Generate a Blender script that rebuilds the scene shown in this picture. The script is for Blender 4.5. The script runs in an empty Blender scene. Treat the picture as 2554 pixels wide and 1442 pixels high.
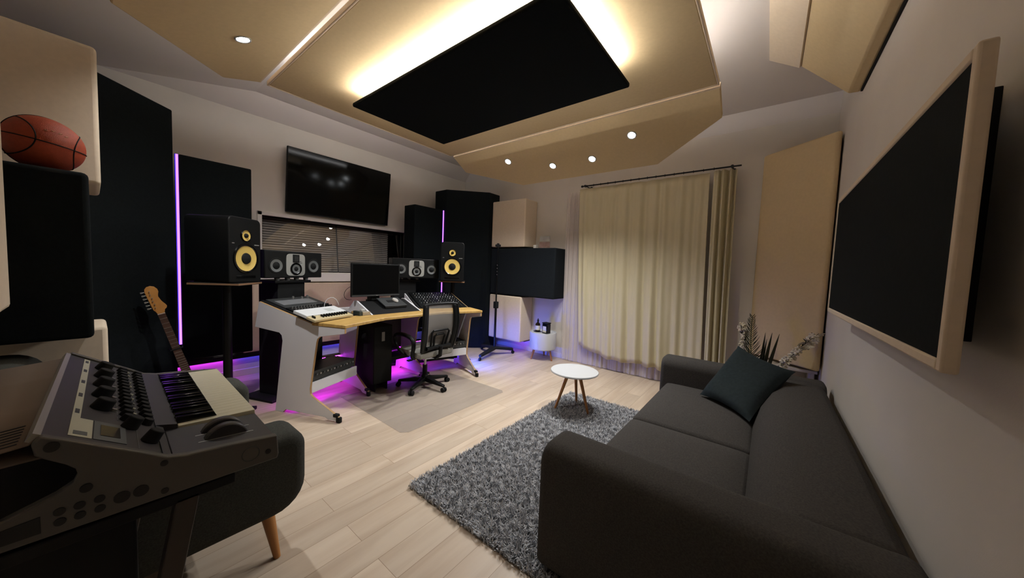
import bpy, math, random
import numpy as np
from mathutils import Vector, Matrix
random.seed(4)
PI = math.pi
S = bpy.context.scene
COL = S.collection

# ------------------------------------------------------------------ camera, exposure, world
cam_d = bpy.data.cameras.new('camera'); cam = bpy.data.objects.new('camera', cam_d); COL.objects.link(cam)
cam_d.sensor_width = 36.0; cam_d.lens = 36.0 * 816.936 / 2554.0; cam_d.clip_start = 0.02
_r = Vector((0.78667401, 0.61610892, 0.03941823)); _u = Vector((-0.06839328, 0.02351568, 0.99738126)); _f = Vector((-0.61356854, 0.78730986, -0.06063688))
cam.matrix_world = Matrix(((_r.x, _u.x, -_f.x, 0), (_r.y, _u.y, -_f.y, 0), (_r.z, _u.z, -_f.z, 1.4), (0, 0, 0, 1)))
S.camera = cam
vs = S.view_settings
S.display_settings.display_device = 'sRGB'
vs.view_transform = 'Standard'; vs.look = 'None'; vs.gamma = 1.0; vs.use_curve_mapping = False
vs.exposure = 1.0
W = bpy.data.worlds.new('world'); S.world = W; W.use_nodes = True
W.node_tree.nodes['Background'].inputs[0].default_value = (0.02, 0.02, 0.025, 1); W.node_tree.nodes['Background'].inputs[1].default_value = 0.3
S.cycles.max_bounces = 8; S.cycles.diffuse_bounces = 5; S.cycles.sample_clamp_indirect = 4.0
S.cycles.caustics_reflective = False; S.cycles.caustics_refractive = False
SPOT_W = 51.0        # each ceiling downlight
CLOUD_E = 15.0       # warm strip behind the black ceiling panel
BLUE_E = 1.4; PINK_E = 6.0

# ------------------------------------------------------------------ materials
def lin(h):
    h = h.lstrip('#'); c = [int(h[i:i+2], 16) / 255 for i in (0, 2, 4)]
    return tuple(((x / 12.92) if x <= 0.04045 else ((x + 0.055) / 1.055) ** 2.4) for x in c) + (1,)
_mats = {}
def mat(name, hexc, rough=0.6, metal=0.0, var=0.0, vscale=8.0, bump=0.0, bscale=300.0, spec=0.5, hex2=None, sheen=0.0, stretch=None, coat=0.0):
    if name in _mats: return _mats[name]
    m = bpy.data.materials.new(name); m.use_nodes = True; nt = m.node_tree; b = nt.nodes['Principled BSDF']
    b.inputs['Base Color'].default_value = lin(hexc); b.inputs['Roughness'].default_value = rough; b.inputs['Metallic'].default_value = metal
    b.inputs['Specular IOR Level'].default_value = spec
    if sheen: b.inputs['Sheen Weight'].default_value = sheen
    if coat: b.inputs['Coat Weight'].default_value = coat; b.inputs['Coat Roughness'].default_value = 0.1
    if var or hex2 or bump:
        tc = nt.nodes.new('ShaderNodeTexCoord'); mp = nt.nodes.new('ShaderNodeMapping')
        nt.links.new(tc.outputs['Object'], mp.inputs['Vector'])
        if stretch: mp.inputs['Scale'].default_value = stretch
    if var or hex2:
        n = nt.nodes.new('ShaderNodeTexNoise'); n.inputs['Scale'].default_value = vscale; n.inputs['Detail'].default_value = 5
        nt.links.new(mp.outputs[0], n.inputs['Vector'])
        r = nt.nodes.new('ShaderNodeValToRGB'); c = lin(hexc)
        if hex2: c2 = lin(hex2)
        else: c2 = tuple(min(1, x * (1 + var)) for x in c[:3]) + (1,); c = tuple(x * (1 - var) for x in c[:3]) + (1,)
        r.color_ramp.elements[0].color = c; r.color_ramp.elements[1].color = c2
        r.color_ramp.elements[0].position = 0.3; r.color_ramp.elements[1].position = 0.7
        nt.links.new(n.outputs['Fac'], r.inputs[0]); nt.links.new(r.outputs[0], b.inputs['Base Color'])
    if bump:
        n2 = nt.nodes.new('ShaderNodeTexNoise'); n2.inputs['Scale'].default_value = bscale; n2.inputs['Detail'].default_value = 3
        nt.links.new(mp.outputs[0], n2.inputs['Vector'])
        bp = nt.nodes.new('ShaderNodeBump'); bp.inputs['Strength'].default_value = bump; bp.inputs['Distance'].default_value = 0.004
        nt.links.new(n2.outputs['Fac'], bp.inputs['Height']); nt.links.new(bp.outputs[0], b.inputs['Normal'])
    _mats[name] = m; return m
def emit(name, col, strength):
    if name in _mats: return _mats[name]
    m = bpy.data.materials.new(name); m.use_nodes = True; nt = m.node_tree; nt.nodes.clear()
    e = nt.nodes.new('ShaderNodeEmission'); o = nt.nodes.new('ShaderNodeOutputMaterial')
    e.inputs[0].default_value = (*col, 1); e.inputs[1].default_value = strength; nt.links.new(e.outputs[0], o.inputs[0])
    _mats[name] = m; return m
def glass(name, tint, fac_rough=0.0, ior=1.5, boost=1.0):
    m = bpy.data.materials.new(name); m.use_nodes = True; nt = m.node_tree; nt.nodes.clear()
    t = nt.nodes.new('ShaderNodeBsdfTransparent'); t.inputs[0].default_value = tint
    g = nt.nodes.new('ShaderNodeBsdfGlossy'); g.inputs['Roughness'].default_value = fac_rough
    fr = nt.nodes.new('ShaderNodeFresnel'); fr.inputs[0].default_value = ior
    mx = nt.nodes.new('ShaderNodeMixShader'); o = nt.nodes.new('ShaderNodeOutputMaterial')
    if boost != 1.0:
        ml = nt.nodes.new('ShaderNodeMath'); ml.operation = 'MULTIPLY'; ml.use_clamp = True; ml.inputs[1].default_value = boost
        nt.links.new(fr.outputs[0], ml.inputs[0]); nt.links.new(ml.outputs[0], mx.inputs[0])
    else: nt.links.new(fr.outputs[0], mx.inputs[0])
    nt.links.new(t.outputs[0], mx.inputs[1]); nt.links.new(g.outputs[0], mx.inputs[2]); nt.links.new(mx.outputs[0], o.inputs[0])
    _mats[name] = m; return m
def mesh_cloth(name, hexc, alpha):
    m = bpy.data.materials.new(name); m.use_nodes = True; nt = m.node_tree; b = nt.nodes['Principled BSDF']
    b.inputs['Base Color'].default_value = lin(hexc); b.inputs['Roughness'].default_value = 0.8
    b.inputs['Alpha'].default_value = alpha; _mats[name] = m; return m
def floor_mat():
    m = bpy.data.materials.new('oak_laminate'); m.use_nodes = True; nt = m.node_tree; b = nt.nodes['Principled BSDF']; N = nt.nodes.new; Lk = nt.links.new
    tc = N('ShaderNodeTexCoord'); mp = N('ShaderNodeMapping'); mp.inputs['Rotation'].default_value = (0, 0, PI / 2); Lk(tc.outputs['Object'], mp.inputs[0])
    br = N('ShaderNodeTexBrick'); br.inputs['Color1'].default_value = (0.1, 0.1, 0.1, 1); br.inputs['Color2'].default_value = (0.9, 0.9, 0.9, 1); br.inputs['Mortar'].default_value = (0, 0, 0, 1)
    br.inputs['Scale'].default_value = 1.0; br.inputs['Mortar Size'].default_value = 0.0011; br.inputs['Brick Width'].default_value = 1.28; br.inputs['Row Height'].default_value = 0.155; br.offset = 0.37
    Lk(mp.outputs[0], br.inputs['Vector'])
    ms = N('ShaderNodeMapping'); ms.inputs['Scale'].default_value = (9, 0.9, 1); Lk(tc.outputs['Object'], ms.inputs[0])
    n = N('ShaderNodeTexNoise'); n.inputs['Scale'].default_value = 1.6; n.inputs['Detail'].default_value = 4; n.inputs['Distortion'].default_value = 0.4
    ad = N('ShaderNodeVectorMath'); ad.operation = 'ADD'; Lk(ms.outputs[0], ad.inputs[0])
    sc = N('ShaderNodeVectorMath'); sc.operation = 'SCALE'; sc.inputs['Scale'].default_value = 9.0; Lk(br.outputs['Color'], sc.inputs[0]); Lk(sc.outputs[0], ad.inputs[1]); Lk(ad.outputs[0], n.inputs['Vector'])
    r = N('ShaderNodeValToRGB'); r.color_ramp.elements[0].position = 0.32; r.color_ramp.elements[0].color = lin('#c0ac96'); r.color_ramp.elements[1].position = 0.66; r.color_ramp.elements[1].color = lin('#d2c1ac')
    Lk(n.outputs['Fac'], r.inputs[0])
    mix = N('ShaderNodeMix'); mix.data_type = 'RGBA'; mix.blend_type = 'MULTIPLY'; mix.inputs['Factor'].default_value = 0.22; Lk(r.outputs[0], mix.inputs['A']); Lk(br.outputs['Color'], mix.inputs['B'])
    mx2 = N('ShaderNodeMix'); mx2.data_type = 'RGBA'; Lk(br.outputs['Fac'], mx2.inputs['Factor']); Lk(mix.outputs['Result'], mx2.inputs['A']); mx2.inputs['B'].default_value = lin('#8a745c')
    Lk(mx2.outputs['Result'], b.inputs['Base Color']); b.inputs['Roughness'].default_value = 0.42; b.inputs['Specular IOR Level'].default_value = 0.4
    bp = N('ShaderNodeBump'); bp.inputs['Strength'].default_value = 0.15; bp.inputs['Distance'].default_value = 0.002; Lk(n.outputs['Fac'], bp.inputs['Height']); Lk(bp.outputs[0], b.inputs['Normal'])
    return m
PAINT = mat('wall_paint', '#d2ccc4', 0.9, var=0.02, vscale=3, bump=0.08, bscale=260, spec=0.2)
CEILP = mat('ceiling_paint', '#d6cfcb', 0.9, var=0.015, vscale=3, spec=0.2)
BEIGE = mat('beige_acoustic_fabric', '#cfba94', 0.95, var=0.03, vscale=40, bump=0.15, bscale=900, spec=0.1)
CREAM = mat('cream_acoustic_fabric', '#d8c8b2', 0.95, var=0.03, vscale=40, bump=0.15, bscale=900, spec=0.1)
BLACKF = mat('black_acoustic_fabric', '#14181a', 0.95, var=0.15, vscale=60, bump=0.2, bscale=900, spec=0.08)
CHARF = mat('charcoal_acoustic_fabric', '#1c2024', 0.95, var=0.15, vscale=60, bump=0.2, bscale=900, spec=0.08)
WHITE = mat('white_lacquer', '#dcdde2', 0.45, spec=0.4)
TRIM = mat('white_trim_paint', '#d9d3cc', 0.5, spec=0.4)
PLY = mat('plywood_edge', '#a9885c', 0.6, var=0.12, vscale=30, stretch=(1, 1, 12))
OAK = mat('oiled_wood', '#b98146', 0.5, hex2='#8f5c2c', vscale=7, stretch=(1, 1, 0.2))
TOPWOOD = mat('worktop_wood', '#a98548', 0.45, hex2='#c9a763', vscale=9, stretch=(9, 0.8, 1))
BLK = mat('black_plastic', '#0c0e0f', 0.45, spec=0.22)
BLKM = mat('matt_black', '#0b0d0e', 0.75, spec=0.3)
BLKG = mat('glossy_black', '#050607', 0.16, spec=0.5)
BLKMET = mat('black_metal', '#121314', 0.4, metal=0.6)
GREY = mat('mid_grey_plastic', '#565a5c', 0.5)
DGREY = mat('dark_grey_panel', '#303334', 0.5)
SILVER = mat('silver_metal', '#b9bab8', 0.35, metal=0.9)
ALU = mat('brushed_aluminium', '#8d8982', 0.42, metal=0.55, bump=0.05, bscale=400, stretch=(1, 30, 1))

# ------------------------------------------------------------------ object helpers
def root_of(o):
    while o.parent: o = o.parent
    return o
def basis(o): return Matrix.Translation(o.location) @ o.rotation_euler.to_matrix().to_4x4()
def tag(o, label=None, cat=None, group=None, kind=None):
    if label: o['label'] = label
    if cat: o['category'] = cat
    if group: o['group'] = group
    if kind: o['kind'] = kind
    return o
def thing(name, label, cat, loc, rz=0.0, group=None):
    o = bpy.data.objects.new(name, None); COL.objects.link(o); o.empty_display_size = 0.1
    o.location = loc; o.rotation_euler = (0, 0, rz); return tag(o, label, cat, group)
class MB:
    """collects shapes; .M maps authored coordinates to world"""
    def __init__(s, M=None):
        s.v = []; s.f = []; s.mi = []; s.M = basis(M) if isinstance(M, bpy.types.Object) else (M or Matrix.Identity(4)); s.c = 0
    def add(s, vs, fs, M=None):
        k = len(s.v); T = s.M @ M if M is not None else s.M
        s.v += [tuple(T @ Vector(p)) for p in vs]; s.f += [tuple(i + k for i in f) for f in fs]; s.mi += [s.c] * len(fs); return s
    def box(s, x0, x1, y0, y1, z0, z1, M=None):
        v = [(x0, y0, z0), (x1, y0, z0), (x1, y1, z0), (x0, y1, z0), (x0, y0, z1), (x1, y0, z1), (x1, y1, z1), (x0, y1, z1)]
        return s.add(v, [(0, 3, 2, 1), (4, 5, 6, 7), (0, 1, 5, 4), (1, 2, 6, 5), (2, 3, 7, 6), (3, 0, 4, 7)], M)
    def prism(s, poly, d0, d1, M=None):
        """poly in (x,y), extruded along z"""
        n = len(poly); v = [(x, y, d0) for x, y in poly] + [(x, y, d1) for x, y in poly]
        a = sum(poly[i][0] * poly[(i + 1) % n][1] - poly[(i + 1) % n][0] * poly[i][1] for i in range(n))
        f = [tuple(range(n))[::-1], tuple(range(n, 2 * n))] + [(i, (i + 1) % n, n + (i + 1) % n, n + i) for i in range(n)]
        if a < 0: f = [t[::-1] for t in f]
        return s.add(v, f, M)
    def slab(s, pts, off):
        """polygon pts in 3-D thickened by the vector off"""
        n = len(pts); v = [tuple(p) for p in pts] + [tuple(Vector(p) + Vector(off)) for p in pts]
        return s.add(v, [tuple(range(n))[::-1], tuple(range(n, 2 * n))] + [(i, (i + 1) % n, n + (i + 1) % n, n + i) for i in range(n)])
    def cyl(s, p0, p1, r0, r1=None, n=20, M=None, caps=True):
        r1 = r0 if r1 is None else r1; p0 = Vector(p0); p1 = Vector(p1); d = (p1 - p0).normalized()
        a = d.orthogonal().normalized(); b = d.cross(a); v = []
        for p, r in ((p0, r0), (p1, r1)):
            v += [tuple(p + (a * math.cos(2 * PI * i / n) + b * math.sin(2 * PI * i / n)) * r) for i in range(n)]
        f = [(i, (i + 1) % n, n + (i + 1) % n, n + i) for i in range(n)]
        if caps: f += [tuple(range(n))[::-1], tuple(range(n, 2 * n))]
        return s.add(v, f, M)
    def tube(s, pts, r, n=8, M=None):
        pts = [Vector(p) for p in pts]; k = len(pts); rr = r if isinstance(r, (list, tuple)) else [r] * k; v = []; a = None
        for i, p in enumerate(pts):
            d = (pts[min(i + 1, k - 1)] - pts[max(i - 1, 0)]).normalized()
            a = d.orthogonal().normalized() if a is None else (a - d * a.dot(d)).normalized()
            b = d.cross(a)
            v += [tuple(p + (a * math.cos(2 * PI * j / n) + b * math.sin(2 * PI * j / n)) * rr[i]) for j in range(n)]
        f = [(i * n + j, i * n + (j + 1) % n, (i + 1) * n + (j + 1) % n, (i + 1) * n + j) for i in range(k - 1) for j in range(n)]
        f += [tuple(range(n))[::-1], tuple(range((k - 1) * n, k * n))]
        return s.add(v, f, M)
    def lathe(s, prof, n=32, M=None, close=True):
        """prof of (r,z) about z"""
        v = []; f = []; k = len(prof)
        for r, z in prof: v += [(r * math.cos(2 * PI * j / n), r * math.sin(2 * PI * j / n), z) for j in range(n)]
        f = [(i * n + j, i * n + (j + 1) % n, (i + 1) * n + (j + 1) % n, (i + 1) * n + j) for i in range(k - 1) for j in range(n)]
        if close: f += [tuple(range(n))[::-1], tuple(range((k - 1) * n, k * n))]
        return s.add(v, f, M)
    def grid(s, P):
        """P[i][j] points"""
        a = len(P); b = len(P[0]); v = [p for row in P for p in row]
        return s.add(v, [(i * b + j, i * b + j + 1, (i + 1) * b + j + 1, (i + 1) * b + j) for i in range(a - 1) for j in range(b - 1)])
    def build(s, name, m, parent=None, bevel=0.0, seg=2, smooth=True, subsurf=0, solid=0.0, angle=35, base=None):
        me = bpy.data.meshes.new(name); inv = None
        if parent is not None: inv = basis(root_of(parent)).inverted()
        elif base is None:
            a = np.array(s.v); base = Vector(((a[:, 0].min() + a[:, 0].max()) / 2, (a[:, 1].min() + a[:, 1].max()) / 2, a[:, 2].min()))
        if parent is None: inv = Matrix.Translation(-Vector(base))
        me.from_pydata([tuple(inv @ Vector(p)) for p in s.v], [], s.f)
        ms = m if isinstance(m, (list, tuple)) else [m]
        for q in ms: me.materials.append(q)
        me.polygons.foreach_set('material_index', s.mi); me.update()
        if smooth:
            me.shade_smooth()
            if not subsurf: me.set_sharp_from_angle(angle=math.radians(angle))
        o = bpy.data.objects.new(name, me); COL.objects.link(o)
        if parent is not None: o.parent = parent
        else: o.location = base
        if solid:
            q = o.modifiers.new('solid', 'SOLIDIFY'); q.thickness = solid; q.offset = 0
        if bevel:
            q = o.modifiers.new('bevel', 'BEVEL'); q.width = bevel; q.segments = seg; q.limit_method = 'ANGLE'; q.angle_limit = math.radians(40); q.harden_normals = False
        if subsurf:
            q = o.modifiers.new('sub', 'SUBSURF'); q.levels = subsurf; q.render_levels = subsurf
        return o
def dup(src, loc, rz, label, group=None):
    r = src.copy(); COL.objects.link(r); r.location = loc; r.rotation_euler = (0, 0, rz); r['label'] = label
    if group: r['group'] = group
    for ch in list(src.children):
        c = ch.copy(); COL.objects.link(c); c.parent = r
        for g in list(ch.children):
            d = g.copy(); COL.objects.link(d); d.parent = c
    return r
def struct(mb, name, m, **k):
    o = mb.build(name, m, **k); o['kind'] = 'structure'; return o
def frame(o, ex, ey, ez=(0, 0, 1)):
    ex, ey, ez = Vector(ex), Vector(ey), Vector(ez)
    return Matrix(((ex.x, ey.x, ez.x, o[0]), (ex.y, ey.y, ez.y, o[1]), (ex.z, ey.z, ez.z, o[2]), (0, 0, 0, 1)))

# ------------------------------------------------------------------ room shell
XL, XR, YN, YF, ZW, ZC = -4.88, 0.45, -0.45, 4.62, 3.085, 3.25
T = 0.12
struct(MB().box(XL - .6, XR + T, YN - T, YF + T, -0.1, 0), 'floor', floor_mat(), smooth=False)
# left wall with the long control-room window (y 1.275..3.26, z 1.255..1.93)
WY0, WY1, WZ0, WZ1 = 1.275, 3.26, 1.25, 1.935
w = MB(); w.box(XL - T, XL, YN - T, WY0, 0, 3.4); w.box(XL - T, XL, WY1, YF + T, 0, 3.4); w.box(XL - T, XL, WY0, WY1, 0, WZ0); w.box(XL - T, XL, WY0, WY1, WZ1, 3.4)
struct(w, 'wall_left', PAINT, smooth=False)
struct(MB().box(XL, XR + T, YF, YF + T, 0, 3.4), 'wall_far', PAINT, smooth=False)
struct(MB().box(XR, XR + T, YN - T, YF, 0, 3.4), 'wall_right', PAINT, smooth=False)
struct(MB().box(XL, XR, YN - T, YN, 0, 3.4), 'wall_near', PAINT, smooth=False)
# ceiling: flat part, then a slope that falls towards the near wall
YK = 1.16; zs = lambda y: ZC - (YK - y) * (ZC - ZW) / (YK - 0.07)
c = MB(); c.slab([(XL - T, YK, ZC), (XR + T, YK, ZC), (XR + T, YF + T, ZC), (XL - T, YF + T, ZC)], (0, 0, T))
c.slab([(XL - T, YN - T, zs(YN - T)), (XR + T, YN - T, zs(YN - T)), (XR + T, YK, ZC), (XL - T, YK, ZC)], (0, 0, T))
struct(c, 'ceiling', CEILP, smooth=False)
# coves between walls and ceiling
xi = -4.61
t1 = MB(); t1.add([(XL, 0.07, ZW), (XL, YF, ZW), (xi, YF, ZC), (xi, YK, ZC), (XL, 0.07, ZW + .02), (XL, YF, ZC)], [(0, 1, 2, 3), (0, 3, 4), (4, 3, 2, 5), (0, 4, 5, 1), (1, 5, 2)])
struct(t1, 'trim_1', CEILP, smooth=False)
t2 = MB(); t2.add([(XL, YF, ZW), (XR, YF, ZW), (XR, 4.51, ZC), (XL, 4.51, ZC), (XL, YF, ZC), (XR, YF, ZC)], [(0, 1, 2, 3), (0, 4, 5, 1), (3, 2, 5, 4), (0, 3, 4), (1, 5, 2)])
struct(t2, 'trim_2', CEILP, smooth=False)
struct(MB().box(XL, XL + .014, YN, YF, 0, .08), 'baseboard_left', TRIM, bevel=.004)
struct(MB().box(XL + .02, XR - .02, YF - .014, YF, 0, .08), 'baseboard_far', TRIM, bevel=.004)
struct(MB().box(XR - .014, XR, YN, YF, 0, .08), 'baseboard_right', TRIM, bevel=.004)
# window: frame + sill + pane + mullion; deep dark reveal
wi = struct(MB().box(XL - T - .25, XL - T - .235, WY0 - .1, WY1 + .1, WZ0 - .1, WZ1 + .1), 'window_1', mat('dark_room_wall', '#4a4546', 0.9), smooth=False)
f = MB()
f.box(XL - .03, XL + .02, WY0 - .045, WY0, WZ0 - .03, WZ1 + .045); f.box(XL - .03, XL + .02, WY1, WY1 + .04, WZ0 - .03, WZ1 + .045)
f.box(XL - .03, XL + .02, WY0 - .045, WY1 + .04, WZ1, WZ1 + .045)
f.build('window_frame', TRIM, wi, bevel=.004)
MB().box(XL - .05, XL + .05, WY0 - .06, WY1 + .05, WZ0 - .125, WZ0 - .012).build('window_sill', TRIM, wi, bevel=.006)
rv = MB(); rv.box(XL - T - .235, XL - .03, WY1, WY1 + .012, WZ0, WZ1); rv.box(XL - T - .235, XL - .03, WY0 - .012, WY0, WZ0, WZ1); rv.box(XL - T - .235, XL - .03, WY0, WY1, WZ1, WZ1 + .012); rv.box(XL - T - .235, XL - .03, WY0, WY1, WZ0 - .012, WZ0)
for q in (0, 1): rv.box(XL - .1 - .045 * q, XL - .085 - .045 * q, WY1 - .02, WY1, WZ0, WZ1)
rv.build('window_reveal', mat('dark_reveal', '#1c1e20', 0.6), wi, smooth=False)
MB().slab([(XL - .05, WY0, WZ0), (XL - .05, WY1, WZ0), (XL - .13, WY1, WZ1), (XL - .13, WY0, WZ1)], (-.006, 0, 0)).build('pane', glass('window_glass', (1, 1, 1, 1), 0.0, 1.5, 3.2), wi, smooth=False)
MB().slab([(XL - .0485, 2.193, WZ0), (XL - .0485, 2.206, WZ0), (XL - .1285, 2.206, WZ1), (XL - .1285, 2.193, WZ1)], (.003, 0, 0)).build('mullion', mat('dark_seal', '#1d1a1a', 0.5), wi, smooth=False)
bl = MB(); nsl = 22
for i in range(nsl):
    z = WZ0 + .01 + i * (WZ1 - WZ0) / nsl
    bl.add([(XL - .145, WY0 + .01, z), (XL - .145, WY1 - .22, z), (XL - .167, WY1 - .22, z + .026), (XL - .167, WY0 + .01, z + .026)], [(0, 1, 2, 3)])
tag(bl.build('window_blind', mat('blind_slats', '#d6cdc6', 0.6), smooth=False, solid=.002), 'grey horizontal slat blind hanging behind the long window glass', 'blind')

# ------------------------------------------------------------------ ceiling panels and lamps
WARM = (1.0, 0.76, 0.50)
CX0, CX1, CY0, CY1, CZ = -3.40, -0.39, 0.93, 2.945, 2.85
t = thing('acoustic_cloud', 'large flat beige fabric panel hanging over the middle of the room', 'ceiling panel', (-1.895, 1.94, CZ))
MB().box(CX0 + .012, CX1 - .012, CY0 + .012, CY1 - .012, CZ, CZ + .03).build('fabric', BEIGE, t, bevel=.006)
e = MB(); e.box(CX0, CX0 + .012, CY0, CY1, CZ - .004, CZ + .034); e.box(CX1 - .012, CX1, CY0, CY1, CZ - .004, CZ + .034); e.box(CX0 + .012, CX1 - .012, CY0, CY0 + .012, CZ - .004, CZ + .034); e.box(CX0 + .012, CX1 - .012, CY1 - .012, CY1, CZ - .004, CZ + .034)
e.build('frame', CREAM, t, bevel=.003)
LEDN = emit('neutral_strip', (1.0, 0.99, 0.98), 36); LEDM = emit('neutral_strip_soft', (1.0, 0.99, 0.98), 14)
for (x0, x1, y0, y1, mm) in ((CX0 + .05, CX0 + .07, CY0 + .1, CY1 - .1, LEDN), (CX1 - .07, CX1 - .05, CY0 + .1, CY1 - .1, LEDM), (CX0 + .15, CX1 - .15, CY0 + .04, CY0 + .06, LEDM), (CX0 + .15, CX1 - .15, CY1 - .06, CY1 - .04, LEDN)):
    MB().box(x0, x1, y0, y1, CZ + .035, CZ + .044).build('top_light_strip', mm, t, smooth=False)
for x in (-3.0, -.8):
    for y in (1.2, 2.7): MB().cyl((x, y, CZ + .02), (x, y, ZC - .001), .008, n=8).build('hanger', BLKMET, t)
def wing(name, label, ysign, y0, slope, ylen, xb0, xb1):
    """sloping panel hinged at y0; runs ysign along y, falling by slope"""
    t = thing(name, label, 'ceiling panel', (-1.9, y0, CZ))
    P = lambda x, d: (x, y0 + ysign * d, CZ - slope * d)
    pts = [P(CX0, 0), P(CX1, 0), P(CX1, .235), P(xb1, ylen), P(xb0, ylen), P(CX0, .235)]
    nrm = Vector((0, ysign * slope, 1)).normalized() * .05
    m = MB(); m.slab(pts, nrm) if ysign > 0 else m.slab(pts[::-1], nrm)
    m.build('fabric', BEIGE, t, bevel=.006)
    m = MB(); m.slab([P(CX0, -.004), P(CX1, -.004), P(CX1, .008), P(CX0, .008)] if ysign > 0 else [P(CX0, -.004), P(CX1, -.004), P(CX1, .008), P(CX0, .008)][::-1], nrm * 1.15 )
    m.build('edge_strip', CREAM, t)
    for x in (-2.4, -1.4):
        p = Vector(P(x, .25)); MB().cyl(p + nrm * .6, (p.x, p.y, (ZC if p.y > YK else zs(p.y)) - .002), .008, n=8).build('hanger', BLKMET, t)
    return P, Vector((0, -ysign * slope, -1)).normalized()
Pf, nf = wing('acoustic_cloud', 'beige sloping ceiling panel with four downlights above the curtain', 1, 2.985, .6, .56, -2.64, -.96)
Pn, nn = wing('acoustic_cloud', 'beige sloping ceiling panel on the near side with one bright downlight', -1, .885, .30, .80, -2.60, -1.0)
LAMP = emit('lamp_lens', (0.92, 0.97, 1.0), 40)
def downlight(p, n, label, aim=(-.18, -.15, -1)):
    n = Vector(n); a = Vector((1, 0, 0)); b = n.cross(a).normalized(); p = Vector(p)
    t = thing('downlight', label, 'downlight', p, 0, 'round downlights in the sloping ceiling panels')
    R = frame(p, a, b, n)
    MB(R).lathe([(.034, 0), (.034, .004), (.042, .006), (.046, .001), (.046, -.002)], 28, close=False).build('bezel', SILVER, t)
    MB(R).lathe([(.0335, -.002), (.0335, .003)], 24).build('lens', LAMP, t)
    l = bpy.data.lights.new('downlight_lamp', 'SPOT'); l.energy = SPOT_W; l.spot_size = math.radians(140); l.spot_blend = 1.0; l.shadow_soft_size = .03; l.color = (1.0, 0.99, 0.98)
    o = bpy.data.objects.new('downlight_lamp', l); COL.objects.link(o); o.parent = t
    q = (-Vector(aim)).to_track_quat('Z', 'Y'); o.rotation_euler = q.to_euler(); o.location = n * .012
for x, d, s in ((-2.63, .21, 'leftmost of the four'), (-2.08, .37, 'second from the left of the four'), (-1.59, .375, 'third from the left of the four'), (-1.12, .215, 'rightmost of the four')):
    downlight(Pf(x, d), nf, 'round bright downlight, %s above the curtain' % s)
downlight(Pn(-2.69, .272), nn, 'round bright downlight alone in the sloping panel at upper left', (-.25, .2, -1))
BX0, BX1, BY0, BY1, BZ = -2.90, -.875, 1.40, 2.402, 2.73
t = thing('lit_cloud', 'black rectangular panel hanging below the ceiling with warm light glowing behind it', 'ceiling panel', (-1.887, 1.9, BZ))
MB().box(BX0, BX1, BY0, BY1, BZ, BZ + .035).build('panel', BLACKF, t, bevel=.012, seg=3)
LC = (1.0, 0.92, 0.83)
for (x0, x1, y0, y1, k) in ((BX0 + .07, BX1 - .07, BY0 + .05, BY0 + .07, 2.8), (BX0 + .07, BX1 - .07, BY1 - .13, BY1 - .11, .35), (BX0 + .12, BX0 + .14, BY0 + .1, BY1 - .16, .4), (BX1 - .07, BX1 - .05, BY0 + .1, BY1 - .16, 2.3)):
    MB().box(x0, x1, y0, y1, BZ + .036, BZ + .044).build('light_strip', emit('warm_strip_%d' % (k * 100), LC, CLOUD_E * 1.8 * k), t, smooth=False)
for x in (-2.5, -1.3):
    for y in (1.7, 2.1): MB().cyl((x, y, BZ + .03), (x, y, CZ - .001), .01, n=8).build('spacer', BLKMET, t)
# bass trap along the top of the right wall, ends at y 3.53
t = thing('bass_trap', 'long beige wedge shaped trap running along the top of the right wall', 'bass trap', (.2, 1.6, 2.81))
sec = lambda pts: MB(frame((0, 0, 0), (1, 0, 0), (0, 0, 1), (0, 1, 0))).prism(pts, 1.2, 3.53)
sec([(.088, 3.108), (.379, 2.813), (.436, 2.809), (.449, 2.83), (.449, ZC - .13), (.12, 3.13)]).build('fabric', BEIGE, t, bevel=.01)
sec([(-.11, 3.247), (-.118, 3.225), (.08, 3.100), (.088, 3.108), (.12, 3.128), (.12, 3.10), (.12, ZC - .03)]).build('edge_board', CREAM, t)
MB().box(.437, .4495, 1.2, 3.50, 2.80, 2.812).build('gap_shade', BLKM, t)  # black strip drawn as the shade in the gap against the wall
# ------------------------------------------------------------------ acoustic panels round the walls
def panel_box(name, label, x0, x1, y0, y1, z0, z1, m, cat='acoustic panel', group=None, bevel=.012):
    t = MB().box(x0, x1, y0, y1, z0, z1).build(name, m, bevel=bevel, seg=3); return tag(t, label, cat, group)
g = 'black panels either side of the window wall'
for nm, lab, (y0, y1) in (('sound_absorber', 'tall black wall panel standing off the wall behind the left yellow-coned speaker', (.515, 1.06)), ('sound_absorber', 'tall black wall panel beside the right end of the window', (3.096, 3.655))):
    t = thing(nm, lab, 'acoustic panel', (-4.5, (y0 + y1) / 2, .395), 0, g)
    MB().box(-4.66, -4.38, y0, y1, .395, 2.345).build('fabric', BLACKF, t, bevel=.012, seg=3)
    for z in (1.3, 2.05): MB().box(XL + .001, -4.655, (y0 + y1) / 2 - .12, (y0 + y1) / 2 + .12, z, z + .05).build('bracket', BLKMET, t)
def diag(label, poly):
    tag(MB().prism(poly, .0, 2.69).build('corner_bass_trap', BLACKF, bevel=.012, seg=3), label, 'bass trap', 'black corner traps')
diag('floor-to-ceiling black corner trap left of the left purple light strip', [(-4.27, .47), (-4.34, .43), (-4.42, .33), (-3.74, -.38), (-3.55, -.28)])
diag('floor-to-ceiling black corner trap right of the right purple light strip', [(-4.347, 3.685), (-4.64, 3.69), (-4.7, 4.2), (-4.2, 4.6), (-3.84, 4.475), (-3.836, 4.205)])
PURP = emit('purple_light', (.46, .115, 1.0), 1.9)
PURPB = emit('violet_glow', (.05, .03, .9), .9)
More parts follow.
